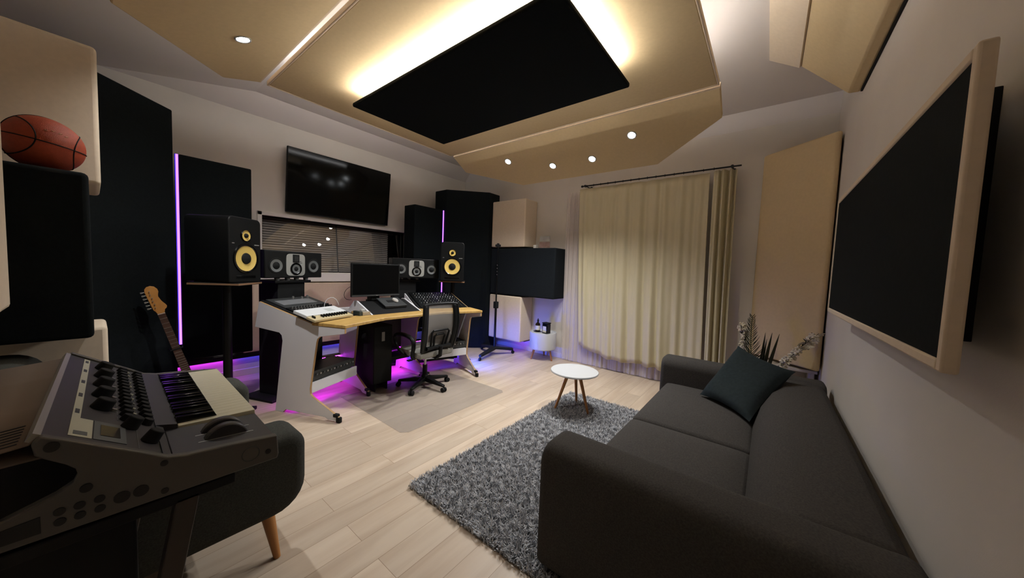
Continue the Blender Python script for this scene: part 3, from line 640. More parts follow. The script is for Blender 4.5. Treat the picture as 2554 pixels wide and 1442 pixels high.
MB(F).tube(arch(.105, .115, .52, .70), .012, 8).build('lumbar_arch', BLK, t)
MB(F).tube(arch(.062, .07, .52, .655), .012, 8).build('lumbar_arch', BLK, t)
MB(F).tube([bk(-.75, .075) + Vector((0, .02, 0)), bk(0, .07) + Vector((0, .02, 0)), bk(.75, .075) + Vector((0, .02, 0))], .022, 8).build('lower_rail', BLK, t)
MB(F).tube([(0, .05, .385), (0, .2, .385), (0, .262, .42), (0, .27, .52)], .022, 8).build('back_bracket', BLK, t)
for s_ in (-1, 1):
    x = s_ * .265
    a = [(s_ * .20, .10, .385), (x, .11, .40), (x, .13, .46), (x, .16, .56), (x, .12, .625), (x, -.02, .64), (x, -.16, .635), (x, -.215, .60), (x, -.20, .52), (x, -.10, .43), (s_ * .22, -.02, .385)]
    MB(F).tube(a, [.018, .02, .024, .024, .024, .024, .023, .02, .018, .018, .018], 10).build('armrest', BLK, t, subsurf=1)

# ------------------------------------------------------------------ studio desk
t = thing('studio_desk', 'white studio desk with wooden worktop and angled side racks', 'desk', (-3.3, 2.158, 0))
DY = 2.158
DG = [WHITE, PLY]
def wing_frame(side):
    """side -1: left wing, +1: mirrored right wing. s runs back, w runs towards the middle"""
    if side < 0: return Vector((-2.887, 1.278, 0)), Vector((-.925, -.38, 0)), Vector((-.38, .925, 0))
    return Vector((-2.887, 3.032, 0)), Vector((-.95, .312, 0)), Vector((-.312, -.95, 0))
FULL = [(.0, .012), (-.03, .05), (.02, .075), (.255, .19), (.283, .215), (.287, .26), (.215, .69), (.205, .72), (.18, .742), (-.085, .792), (-.085, .836), (.262, .838), (.262, .85), (.881, 1.008), (.934, .767), (.64, .738), (.612, .715), (.602, .667), (.691, .0), (.60, .0), (.565, .03), (.12, .03), (.09, .012)]
INNER = [(.0, .012), (-.03, .05), (.02, .075), (.255, .19), (.283, .215), (.287, .26), (.215, .69), (.205, .72), (.18, .742), (.05, .80), (.05, .836), (.70, .836), (.70, .74), (.64, .738), (.612, .715), (.602, .667), (.691, .0), (.60, .0), (.565, .03), (.12, .03), (.09, .012)]
def side_panel(name, prof, o, es, ew, th):
    m = MB(frame(o, es, (0, 0, 1), ew)); n = len(prof)
    m.prism(prof, 0, th); m.mi = [0, 0] + [1] * n
    p = m.build(name, DG, t, bevel=.0015, seg=1, angle=30)
    c = MB(frame(o, es, (0, 0, 1), ew)); c.box(-.045, .0, .0, .05, -.006, th + .006); c.box(-.02, .03, .045, .075, -.008, th + .008); c.build('rubber_caster', BLKM, p, bevel=.008, seg=3)
    return p
LT, LS, LW = wing_frame(-1); RT, RS, RW = wing_frame(1)
side_panel('end_panel', FULL, LT, LS, LW, .02); side_panel('end_panel', FULL, RT, RS, RW, .02)
MI = Vector((-3.27, 1.757, 0)); MJ = Vector((-3.27, 2 * DY - 1.757, 0))
side_panel('inner_panel', INNER, MI, Vector((-1, 0, 0)), Vector((0, 1, 0)), .02); side_panel('inner_panel', INNER, MJ, Vector((-1, 0, 0)), Vector((0, -1, 0)), .02)
def wpt(T, S_, W_, s, w, z): p = T + S_ * s + W_ * w; return Vector((p.x, p.y, z))
# worktop: concave front
wt = [wpt(LT, LS, LW, -.09, -.004, 0), wpt(LT, LS, LW, .262, -.004, 0), wpt(LT, LS, LW, .262, .02, 0), Vector((-3.30, 1.70, 0)), Vector((-3.62, 1.757, 0)), Vector((-3.62, 2 * DY - 1.757, 0)), Vector((-3.30, 2 * DY - 1.70, 0)), wpt(RT, RS, RW, .262, .02, 0), wpt(RT, RS, RW, .262, -.004, 0), wpt(RT, RS, RW, -.09, -.004, 0), Vector((-2.985, 2 * DY - 1.80, 0)), Vector((-2.985, 1.80, 0))]
MB().prism([(p.x, p.y) for p in wt][::-1], .838, .866).build('worktop', TOPWOOD, t, bevel=.004)
MAG = emit('magenta_light', (.62, .03, .95), PINK_E * 2.4)
# rack bays of the wings: floor board, front board, back board, sloped rails
for T_, S_, W_, WR in ((LT, LS, LW, .54), (RT, RS, RW, .68)):
    R = frame(T_, S_, W_) if (S_.cross(W_)).z > 0 else None
    q = lambda s, w, z: wpt(T_, S_, W_, s, w, z)
    def brd(name, s0, s1, w0, w1, z0, z1, m, bev=.002):
        b_ = MB(); b_.slab([q(s0, w0, z0), q(s0, w1, z0), q(s1, w1, z0), q(s1, w0, z0)], (0, 0, z1 - z0)); return b_.build(name, m, t, bevel=bev)
    brd('front_board', .285, .303, .02, .575, .215, .31, WHITE); brd('rack_floor', .303, .60, .02, .60, .215, .233, WHITE)
    brd('back_board', .60, .615, .02, .44, .30, .74, BLKM)
    b_ = MB(); b_.slab([q(.52, .05, .196), q(.52, .50, .196), q(.57, .50, .196), q(.57, .05, .196)], (0, 0, .018)); b_.slab([q(.505, .05, .12), q(.505, .50, .12), q(.52, .50, .12), q(.52, .05, .12)], (0, 0, .095)); b_.build('light_channel', BLKMET, t, smooth=False)
    b_ = MB(); b_.slab([q(.525, .06, .189), q(.525, .49, .189), q(.565, .49, .189), q(.565, .06, .189)], (0, 0, .006)); b_.build('light_strip', MAG if WR < .6 else BLUE, t, smooth=False)
    # top rack: tray sides seen at the inner end and a sloped black frame
    nrm = Vector((0, 0, 1))
    for w0, w1 in ((.02, .045), (WR - .025, WR)):
        b_ = MB(); b_.slab([q(.262, w0, .852), q(.262, w1, .852), q(.885, w1, 1.0095), q(.885, w0, 1.0095)], (0, 0, .007)); b_.build('rack_rail', BLKM, t)
    b_ = MB(); b_.slab([q(.885, .02, .77), q(.885, WR, .77), q(.895, WR, .77), q(.895, .02, .77)], (0, 0, .24)); b_.build('rack_back', BLKM, t)
    b_ = MB(frame(T_ + W_ * WR, S_, (0, 0, 1), W_)); b_.prism([(.262, .838), (.881, .838), (.881, 1.008)], 0, .018); b_.build('rack_cheek', WHITE, t, bevel=.0015, seg=1)
    b_ = MB(); b_.slab([q(.60, .02, .745), q(.60, WR, .745), q(.93, WR, .765), q(.93, .02, .765)], (0, 0, .015)); b_.build('rack_underside', WHITE, t)
# middle riser with sloped cheeks
YR0, YR1 = 1.79, 2.37
for y in (YR0, YR1 + .018):
    MB(frame((0, y, 0), (1, 0, 0), (0, 0, 1), (0, -1, 0))).prism([(-3.21, .867), (-3.73, .867), (-3.59, .985), (-3.53, .985)], 0, .018).build('riser_cheek', WHITE, t, bevel=.0015, seg=1)
m = MB(frame((0, 0, 0), (1, 0, 0), (0, 0, 1), (0, -1, 0))); m.prism([(-3.21, .867), (-3.58, .867), (-3.58, .974), (-3.53, .974)], -YR1, -YR0); m.build('riser_plate', BLKM, t, bevel=.002)
MB().box(-3.98, -3.62, 1.757, 2 * DY - 1.757, .838, .866).build('rear_board', WHITE, t, bevel=.002)
MB().box(-3.86, -3.845, 1.777, 2 * DY - 1.777, .30, .83).build('modesty_board', mat('dark_board', '#4a464c', .6), t)
MB().box(-3.845, -3.62, 2.07, 2 * DY - 1.777, .25, .268).build('foot_shelf', BLKM, t, bevel=.002)
for x0, mm, nm in ((-3.80, MAG, 'light_strip'), (-3.68, BLUE, 'light_strip')):
    MB().box(x0, x0 + .06, 2.08, 2.52, .236, .25).box(x0 - .004, x0, 2.08, 2.52, .205, .25).box(x0 + .06, x0 + .064, 2.08, 2.52, .205, .25).build('light_channel', BLKMET, t, smooth=False)
    MB().box(x0 + .008, x0 + .052, 2.09, 2.51, .230, .236).build(nm, mm, t, smooth=False)
MB().box(-3.93, -3.861, 1.45, 2.9, .325, .335).box(-3.935, -3.93, 1.45, 2.9, .29, .335).build('light_channel', BLKMET, t, smooth=False)
MB().box(-3.92, -3.87, 1.47, 2.88, .318, .325).build('light_strip', MAG, t, smooth=False)
q = lambda s, w, z: wpt(RT, RS, RW, s, w, z)
m = MB(); m.slab([q(.32, -.001, .125), q(.62, -.001, .125), q(.62, -.07, .125), q(.32, -.07, .125)], (0, 0, .006)); m.slab([q(.32, -.001, .068), q(.62, -.001, .068), q(.62, -.05, .068), q(.32, -.05, .068)], (0, 0, .005)); m.build('light_hood', BLKMET, t, smooth=False)  # unseen hood added to cut off the blue light above and below
m = MB(); m.slab([q(.34, -.001, .085), q(.60, -.001, .085), q(.60, -.016, .085), q(.34, -.016, .085)], (0, 0, .02)); m.build('light_strip', emit('added_blue_light', (.03, .10, 1.0), 420), t, smooth=False)  # added hidden strip that throws blue onto the lower cream wall box

# ------------------------------------------------------------------ gear on the desk
def on_slope(T_, S_, W_, s0, w0):
    """frame lying on the sloped rack, x along w, y up the slope, z out"""
    up = (S_ * .6195 + Vector((0, 0, .158))).normalized(); a = W_.normalized(); z = a.cross(up)
    if z.z < 0: a = -a; z = -z
    o = wpt(T_, S_, W_, s0, w0, .852 + (s0 - .262) * .2554 + .008); return frame(o, a, up, z)
def knob_row(M, parent, xs, y, r, h, m, z=.0, name='knob'):
    for x in xs: MB(M).cyl((x, y, z), (x, y, z + h), r, r * .85, 14).build(name, m, parent)
R = on_slope(LT, LS, LW, .262, .045); sgn = 1
# width axis runs from the outer end panel to the middle: in R it is +x or -x
flip = (R.to_3x3() @ Vector((1, 0, 0))).dot(LW) < 0
X = (lambda a: -a) if flip else (lambda a: a)
def bx(mb, xa, xb, ya, yb, za, zb): x0, x1 = sorted((X(xa), X(xb))); return mb.box(x0, x1, ya, yb, za, zb)
p = wpt(LT, LS, LW, .5, .28, .95)
t = thing('rack_mixer', 'black rack unit with pale knobs sloping at the left end of the desk', 'audio mixer', p)
bx(MB(R), .002, .468, .375, .62, -.004, .012).build('upper_panel', DGREY, t, bevel=.002)
bx(MB(R), .03, .40, .43, .55, .012, .016).build('tape_window', mat('grey_window', '#74777a', .4), t)
bx(MB(R), .002, .468, .03, .37, -.004, .010).build('lower_panel', BLK, t, bevel=.002)
for i in range(14):
    for y in (.29, .335): MB(R).cyl((X(.04 + i * .031), y, .010), (X(.04 + i * .031), y, .028), .007, .005, 10).build('knob', SILVER if (i < 9) else BLKM, t)
for x_, y_ in ((.25, .585), (.33, .56), (.42, .59)): MB(R).cyl((X(x_), y_, .012), (X(x_), y_, .036), .012, .010, 14).build('dial', SILVER, t)
# white keyboard on the worktop
a0 = Vector((-3.045, 1.165, .868)); a1 = Vector((-3.205, 1.575, .868)); ex = (a1 - a0).normalized(); ey = Vector((-ex.y, ex.x, 0))
tilt = Vector((0, 0, 1)); ey2 = (ey * math.cos(.25) + tilt * math.sin(.25)).normalized(); ez2 = ex.cross(ey2)
R2 = frame(a0 + Vector((0, 0, .012)), ex, ey2, ez2); Ln = (a1 - a0).length
t = thing('mini_keyboard', 'small white keyboard synth with black keys on the left of the worktop', 'keyboard', a0 + ey * .15)
WK = mat('white_plastic', '#d4d8da', .4)
MB(R2).box(0, Ln, .095, .25, -.006, .022).build('body', WK, t, bevel=.004)
MB(R2).box(.0, Ln, 0, .095, -.008, .012).build('key_bed', mat('cream_keys', '#b9ab86', .5), t, bevel=.002)
for i in range(26):
    if i in (2, 3, 4, 5): continue
    MB(R2).box(.03 + i * (Ln - .05) / 26, .03 + i * (Ln - .05) / 26 + .009, .035 + (.018 if i % 2 else 0), .07 + (.018 if i % 2 else 0), .012, .022).build('black_key', BLK, t)
MB(R2).box(Ln * .60, Ln * .78, .13, .20, .022, .0225).build('printed_panel', mat('pale_print', '#b4bab9', .5), t, smooth=False)
tag(MB().tube([wpt(LT, LS, LW, .50, .36, .935), wpt(LT, LS, LW, .50, .37, 1.01), wpt(LT, LS, LW, .47, .41, 1.05), wpt(LT, LS, LW, .43, .45, 1.03), wpt(LT, LS, LW, .42, .47, .945)], .0035, 8).build('white_cable', WK, subsurf=1), 'white patch cable arching over the small white keyboard', 'cable')
# monitor
t = thing('computer_monitor', 'black flat computer monitor standing on the desk', 'monitor', (-3.72, 2.1, .97))
MR = Matrix.Translation((-3.50, 1.99, 1.03)) @ Matrix.Rotation(-.02, 4, 'Z')
MB(MR).box(-.03, .0, -.288, .288, 0, .37).build('case', BLK, t, bevel=.005)
MB(MR).box(.0, .0015, -.272, .272, .028, .355).build('screen', mat('monitor_screen', '#060708', .22, spec=.16), t, smooth=False)
MB(MR).box(.0, .004, -.284, .284, .004, .018).build('lower_bezel', DGREY, t, bevel=.001); MB(MR).box(.004, .005, -.012, .012, .008, .014).build('badge', SILVER, t)
MB(MR).box(-.13, -.03, -.05, .05, -.05, .16).box(-.16, -.10, -.05, .05, -.155, -.045).build('stand_neck', BLKM, t, bevel=.006)
MB(MR).box(-.26, -.085, -.12, .12, -.162, -.150).build('stand_foot', BLKM, t, bevel=.004)
tag(MB().tube([(-3.53, 1.72, 1.15), (-3.54, 1.66, 1.12), (-3.56, 1.64, 1.05), (-3.60, 1.69, .99), (-3.68, 1.80, .985)], .003, 6).build('monitor_cable', BLKM, subsurf=1), 'thin black cable looping from the left side of the monitor', 'cable')
# reading-desk shaped stand with mouse
yy = Vector((0, 1, 0)); sl = Vector((-.20, 0, .075)).normalized()
t = thing('desk_stand', 'dark grey sloping tablet stand on the middle of the desk', 'stand', (-3.41, 2.12, .92))
R3 = frame((-3.305, 1.985, .934), yy, sl, yy.cross(sl))
MB(R3).box(0, .275, 0, .215, -.010, .0).build('plate', DGREY, t, bevel=.003)
m = MB(frame((0, 1.985, 0), (1, 0, 0), (0, 0, 1), (0, -1, 0))); m.prism([(-3.31, .907), (-3.31, .923), (-3.50, .994), (-3.50, .982)], -.272, -.003); m.build('body', BLK, t, bevel=.002)
MB(R3).box(.08, .15, .09, .14, .0, .003).build('touch_pad', BLKM, t)
t = MB(R3).lathe([(0, 0), (.028, 0), (.032, .008), (.026, .02), (.0, .026)], 20, frame((.185, .12, .001), (1, 0, 0), (0, 1.5, 0))); tag(t.build('mouse', mat('grey_mouse', '#b4b2ac', .4)), 'pale computer mouse on the dark sloping stand', 'mouse')
# little box on the worktop
t = thing('audio_interface', 'small silver box with a knob on the wooden worktop', 'audio interface', (-3.28, 1.705, .867), .1)
MB(t).box(-.06, .06, -.03, .055, 0, .036).build('case', mat('champagne_metal', '#a39a88', .4, metal=.4), t, bevel=.003)
MB(t).box(-.055, .055, -.065, -.032, 0, .045).build('side_block', mat('dark_teal_plastic', '#2b3433', .5), t, bevel=.003)
MB(t).box(-.045, -.01, .0, .04, .036, .056).build('knob_block', mat('pale_button', '#b6b8b4', .5), t, bevel=.003)
# control surface on the right rack
R4 = on_slope(RT, RS, RW, .262, .045); flip = (R4.to_3x3() @ Vector((1, 0, 0))).dot(RW) < 0
X = (lambda a: -a) if flip else (lambda a: a)
t = thing('control_surface', 'black rack mixer with rows of small knobs at the right end of the desk', 'audio mixer', wpt(RT, RS, RW, .5, .28, .95))
bx(MB(R4), .002, .605, .02, .62, -.004, .010).build('panel', BLK, t, bevel=.002)
for j in range(6):
    for i in range(15): MB(R4).cyl((X(.04 + i * .037), .19 + j * .07, .010), (X(.04 + i * .037), .19 + j * .07, .024), .0075, .006, 10).build('knob', (GREY, SILVER, DGREY, GREY, mat('pale_knob', '#9a9c9e', .5))[(i * 7 + j * 3 + i * j) % 5], t)
for i in range(11): bx(MB(R4), .04 + i * .05, .048 + i * .05, .05, .14, .010, .013).build('fader_slot', DGREY, t)
# units in the lower bays
for T_, S_, W_, lab in ((LT, LS, LW, 'dark rack unit in the lower bay at the left of the desk'), (RT, RS, RW, 'dark rack unit in the lower bay at the right of the desk')):
    q = lambda s, w, z: wpt(T_, S_, W_, s, w, z)
    t = thing('rack_unit', lab, 'rack unit', q(.45, .28, .234), 0, 'rack units in the desk bays')
    b_ = MB(); b_.slab([q(.30, .04, .318), q(.30, .53, .318), q(.56, .53, .318), q(.56, .04, .318)], (0, 0, .088)); b_.build('case', BLK, t, bevel=.003)
    b_ = MB(); b_.slab([q(.292, .03, .318), q(.292, .545, .318), q(.30, .545, .318), q(.30, .03, .318)], (0, 0, .088)); b_.build('front_panel', DGREY, t, bevel=.001)
    for i in range(12): MB().cyl(q(.292, .07 + i * .04, .375), q(.276, .07 + i * .04, .375), .008, n=12).build('knob', SILVER if i % 2 else GREY, t)
    b_ = MB(); b_.slab([q(.31, .05, .234), q(.31, .52, .234), q(.55, .52, .234), q(.55, .05, .234)], (0, 0, .083)); b_.build('lower_unit', BLKM, t)
# computer tower
t = thing('computer_tower', 'black computer tower standing under the middle of the desk', 'computer', (-3.48, 1.94, 0))
MB().box(-3.66, -3.30, 1.86, 1.88, .0, .09).box(-3.66, -3.30, 2.0, 2.02, .0, .09).build('trolley', BLKM, t, bevel=.004)
MB().box(-3.70, -3.27, 1.83, 2.05, .091, .73).build('case', BLKM, t, bevel=.006)
MB().box(-3.27, -3.264, 1.835, 2.045, .10, .72).build('front_panel', BLK, t, bevel=.004)
MB().box(-3.264, -3.262, 1.92, 1.955, .56, .66).build('badge', mat('pale_badge', '#8d8f90', .5), t, smooth=False)
# ------------------------------------------------------------------ loudspeakers and stands
YEL = mat('yellow_cone', '#dcbf68', .45, spec=.4)
def disc(mb, c, prof, n=32):
    """lathe facing -y at local point c"""
    return mb.lathe(prof, n, frame(c, (1, 0, 0), (0, 0, 1), (0, -1, 0)), close=False)
t = thing('studio_monitor', 'tall black speaker with yellow cones at the left of the desk', 'loudspeaker', (-3.543, .813, 1.195), math.atan2(.6, .8) + PI / 2, 'black speakers with yellow cones')
w2, hh = .164, .55
m = MB(t); pr = []
for (cx_, cz_, a0) in ((w2 - .04, hh - .04, 0), (-w2 + .04, hh - .04, PI / 2), (-w2 + .025, .025, PI), (w2 - .025, .025, 1.5 * PI)):
    rr = .04 if cz_ > .2 else .025
    for k in range(5): th = a0 + k * PI / 8; pr.append((cx_ + rr * math.cos(th), cz_ + rr * math.sin(th)))
MB(basis(t) @ frame((0, 0, 0), (1, 0, 0), (0, 0, 1), (0, -1, 0))).prism(pr, -.37, 0).build('cabinet', BLK, t, bevel=.008, seg=3)
for c, r in (((0, 0, .40), .043), ((0, 0, .205), .105)):
    o_ = disc(MB(t), (c[0], c[1] - .0005, c[2]), [(r * 1.22, .0), (r * 1.2, .008), (r * 1.08, .010), (r * 1.0, .004)]).build('driver_surround', BLKG, t)
    disc(MB(t), (c[0], c[1] - .002, c[2]), [(r * 1.02, .004), (r * .97, .002), (r * .45, .0005)]).build('cone', YEL, t)
    disc(MB(t), (c[0], c[1] - .0025, c[2]), [(r * .46, .0005), (r * .42, .008), (r * .25, .016), (0, .019)]).build('dust_cap', BLKM, t)
MB(t).box(-.10, .10, -.004, .0, .035, .06).build('bass_port', BLKG, t, bevel=.002)
MB(t).box(.09, .14, -.003, 0, .322, .330).build('badge', mat('pale_metal', '#a8a8a4', .4, metal=.5), t, smooth=False)
MB(t).box(-.135, -.115, -.003, 0, .327, .333).build('logo', mat('pale_metal', '#a8a8a4'), t, smooth=False)
dup(t, (-3.524, 3.13, 1.195), math.atan2(-.69, .72) + PI / 2, 'tall black speaker with yellow cones at the right, before the far corner')
def pole_stand(label, loc, rz, dy, hw, foot):
    t = thing('speaker_stand', label, 'speaker stand', loc, rz, 'black pole speaker stands')
    y0, y1 = dy - hw, dy + hw
    MB(t).box(-hw, hw, y0, y1, 1.172, 1.194).build('shelf', [BLKM], t)
    MB(t).box(-hw - .002, hw + .002, y0 - .003, y0, 1.176, 1.190).box(-hw - .003, -hw, y0, y1, 1.176, 1.190).box(hw, hw + .003, y0, y1, 1.176, 1.190).build('edge_strip', mat('brown_edge', '#8a6a50', .5), t)
    MB(t).cyl((0, 0, .03), (0, 0, 1.172), .033, n=12).build('pole', BLKMET, t)
    MB(t).box(-foot, foot, -foot, foot, 0, .03).build('foot_plate', BLKM, t, bevel=.006)
pole_stand('black speaker stand with wooden edged shelf under the left yellow-coned speaker', (-3.67, .71, 0), 2.45, 0, .178, .15)
pole_stand('black speaker stand with wooden edged shelf under the right yellow-coned speaker', (-3.83, 3.42, 0), math.atan2(-.69, .72) + PI / 2, -.20, .178, .15)
# wide centre speakers
t = thing('wide_speaker', 'wide black speaker with silver face plate left of the monitor', 'loudspeaker', (-3.84, 1.29, 1.222), math.atan2(.37, .929) + PI / 2, 'wide black speakers with silver plates')
MB(t).box(-.32, .32, 0, .30, 0, .27).build('cabinet', BLK, t, bevel=.01, seg=3)
pl = []
for k in range(40):
    th = 2 * PI * k / 40; c_, s_ = math.cos(th), math.sin(th); pl.append((.106 * math.copysign(abs(c_) ** .33, c_), .133 + .112 * math.copysign(abs(s_) ** .33, s_)))
MB(basis(t) @ frame((0, 0, 0), (1, 0, 0), (0, 0, 1), (0, -1, 0))).prism(pl, -.0, .004).build('face_plate', mat('silver_plate', '#aeb0ac', .4, metal=.4), t, bevel=.002)
MB(t).box(-.036, .036, -.010, -.004, .157, .238).build('tweeter', BLKM, t, bevel=.012, seg=3)
for z_ in range(6): MB(t).box(-.022, .022, -.0108, -.010, .172 + z_ * .009, .176 + z_ * .009).build('tweeter_slot', DGREY, t, smooth=False)
disc(MB(t), (0, -.004, .092), [(.064, 0), (.063, .006), (.055, .007), (.044, .002)]).build('midrange_ring', BLKG, t)
disc(MB(t), (0, -.005, .092), [(.044, .003), (.036, .002), (.022, .0008)]).build('midrange_cone', mat('grey_cone', '#6e7272', .45, metal=.3), t)
disc(MB(t), (0, -.0055, .092), [(.023, .0008), (.018, .007), (0, .012)]).build('dust_cap', BLKM, t)
for x_ in (-.208, .208):
    disc(MB(t), (x_, -.001, .122), [(.078, 0), (.076, .004), (.066, .005), (.062, .001)]).build('woofer_ring', BLKM, t)
    disc(MB(t), (x_, -.0015, .122), [(.062, .004), (.05, .002), (.034, .0008)]).build('woofer_cone', mat('grey_cone', '#6e7272'), t)
    disc(MB(t), (x_, -.002, .122), [(.036, .0008), (.028, .008), (0, .014)]).build('dust_cap', BLKM, t)
MB(t).box(.03, .07, -.0046, -.004, .15, .156).box(.04, .06, -.0046, -.004, .165, .171).build('logo', DGREY, t, smooth=False)
dup(t, (-3.85, 2.77, 1.222), math.atan2(-.37, .929) + PI / 2, 'wide black speaker with silver face plate right of the monitor')
t = thing('speaker_column', 'black column stand under the wide speaker left of the monitor', 'speaker stand', (-4.0, 1.22, 0), math.atan2(.37, .929) + PI / 2, 'black column speaker stands')
MB(t).box(-.15, .15, -.13, .13, .025, 1.17).build('column', BLKM, t, bevel=.006)
MB(t).box(-.27, .27, -.2, .2, 0, .025).build('foot_plate', BLKM, t, bevel=.006)
MB(t).box(-.2, .2, -.16, .16, 1.17, 1.195).build('top_plate', BLKMET, t, bevel=.004)
for x_ in (-.16, -.05, .05, .16):
    MB(t).cyl((x_, -.13, 1.195), (x_, -.13, 1.222), .02, .024).build('isolation_foot', GREY, t)
dup(t, (-4.13, 2.75, 0), math.atan2(-.37, .929) + PI / 2, 'black column stand under the wide speaker right of the monitor')

# ------------------------------------------------------------------ guitar on a stand
MAPLE = mat('maple', '#c98f4b', .4, hex2='#b97f3f', vscale=12, coat=.3); ROSE = mat('rosewood', '#4b3024', .5, hex2='#37231b', vscale=20)
gt = (Vector((-3.90, .336, .928)) - Vector((-3.90, .475, .415))); gt.normalize()
ga = gt; gw = Vector((0, ga.z, -ga.y)); gn = Vector((1, 0, 0)); GO = Vector((-3.90, .338, .925))
GR = frame(GO, gw, ga, gn)
t = thing('electric_guitar', 'electric guitar with pale maple headstock leaning before the left purple strip', 'guitar', (-3.90, .5, 0))
hs = [(-.021, 0), (-.026, .02), (-.034, .035), (-.036, .06), (-.041, .19), (-.036, .212), (-.02, .228), (.002, .232), (.022, .222), (.034, .2), (.035, .178), (.026, .155), (.022, .138), (.030, .10), (.046, .062), (.049, .05), (.043, .036), (.03, .026), (.021, 0)]
MB(GR).prism(hs, -.012, .002).build('headstock', MAPLE, t, bevel=.002)
MB(GR).box(-.022, .022, -.006, 0, .0, .008).build('nut', mat('bone', '#cbb9a8', .5), t)
MB(GR).slab([(-.021, 0, -.018), (.021, 0, -.018), (.029, -.62, -.018), (-.029, -.62, -.018)], (0, 0, .018)).build('neck', MAPLE, t, bevel=.006)
MB(GR).slab([(-.0215, -.006, .001), (.0215, -.006, .001), (.0295, -.70, .001), (-.0295, -.70, .001)], (0, 0, .006)).build('fretboard', ROSE, t)
x_ = 0
for k in range(1, 22):
    d = .80 * (1 - 2 ** (-k / 12)); wd = .0215 + .007 * d / .62
    MB(GR).box(-wd, wd, -d - .001, -d + .001, .007, .0085).build('fret', SILVER, t)
for k in range(6):
    y_ = .055 + k * .027
    MB(GR).cyl((-.040, y_, -.006), (-.056, y_, -.006), .0035, n=8).box(-.064, -.052, y_ - .006, y_ + .006, -.010, -.002).build('tuning_peg', SILVER, t)
    MB(GR).cyl((-.018 + (k % 2) * .004, y_, .002), (-.018 + (k % 2) * .004, y_, .012), .004, n=8).build('string_post', SILVER, t)
body = [(-.03, -.44), (-.075, -.375), (-.11, -.36), (-.135, -.40), (-.13, -.48), (-.105, -.55), (-.115, -.64), (-.15, -.72), (-.14, -.80), (-.08, -.845), (.02, -.845), (.11, -.80), (.135, -.72), (.115, -.62), (.105, -.54), (.125, -.46), (.115, -.42), (.085, -.42), (.05, -.47), (.03, -.46)]
body = [(x_, -.53 + (y_ + .36) * .82) for x_, y_ in body]
MB(GR).prism(body, -.045, -.003).build('body', mat('guitar_lacquer', '#141313', .2, coat=.5), t, bevel=.008, seg=3)
t2 = MB()
t = thing('guitar_stand', 'black guitar stand with a neck strap holding the guitar', 'guitar stand', (-3.96, .5, 0))
MB().tube([(-3.95, .60, .02), (-3.985, .48, .50), (-4.0, .44, .60)], .010, 8).build('post', BLKMET, t)
MB(GR).tube([(-.04, -.32, -.06), (-.036, -.32, .012), (.036, -.32, .012), (.04, -.32, -.06)], .006, 6).build('neck_holder', BLKM, t)
for a_, b_ in (((-3.95, .60, .05), (-3.90, .36, .008)), ((-3.95, .60, .05), (-4.14, .46, .008)), ((-3.95, .60, .05), (-4.12, .74, .008))): MB().tube([a_, b_], .010, 8).build('leg', BLKMET, t)

# ------------------------------------------------------------------ armchair
ACH = mat('armchair_tweed', '#353633', .95, hex2='#454642', vscale=170, bump=.35, bscale=560, spec=.1)
t = thing('armchair', 'dark grey armchair with rounded arms and tapered wooden legs', 'armchair', (-2.2, .1, 0))
def rprof(y0, y1, z0, z1, rs):
    out = []
    for (cy, cz, a0, r) in ((y1 - rs[0], z1 - rs[0], 0, rs[0]), (y0 + rs[1], z1 - rs[1], PI / 2, rs[1]), (y0 + rs[2], z0 + rs[2], PI, rs[2]), (y1 - rs[3], z0 + rs[3], 1.5 * PI, rs[3])):
        for k in range(7): th = a0 + k * PI / 12; out.append((cy + r * math.cos(th), cz + r * math.sin(th)))
    return out
YZ = frame((0, 0, 0), (0, 1, 0), (0, 0, 1), (1, 0, 0))
for x0, x1 in ((-1.865, -1.64), (-2.76, -2.535)):
    MB(YZ).prism(rprof(-.36, .60, .255, .622, (.075, .05, .05, .13)), x0, x1).build('armrest', ACH, t, bevel=.045, seg=5, angle=60)
MB(YZ).prism(rprof(-.40, -.14, .26, .93, (.10, .10, .05, .05)), -2.68, -1.78).build('backrest', ACH, t, bevel=.04, seg=4, angle=60)
MB().box(-2.535, -1.865, -.2, .55, .26, .36).build('base', ACH, t, bevel=.02)
MB().box(-2.53, -1.87, -.14, .575, .362, .47).build('seat_cushion', ACH, t, bevel=.04, seg=4)
for x_, y_, dx_, dy_ in ((-1.78, .47, .045, .035), (-2.62, .47, -.045, .035), (-1.78, -.26, .045, -.03), (-2.62, -.26, -.045, -.03)):
    MB().cyl((x_ + dx_, y_ + dy_, 0), (x_, y_, .27), .014, .031, 18).build('leg', OAK, t)

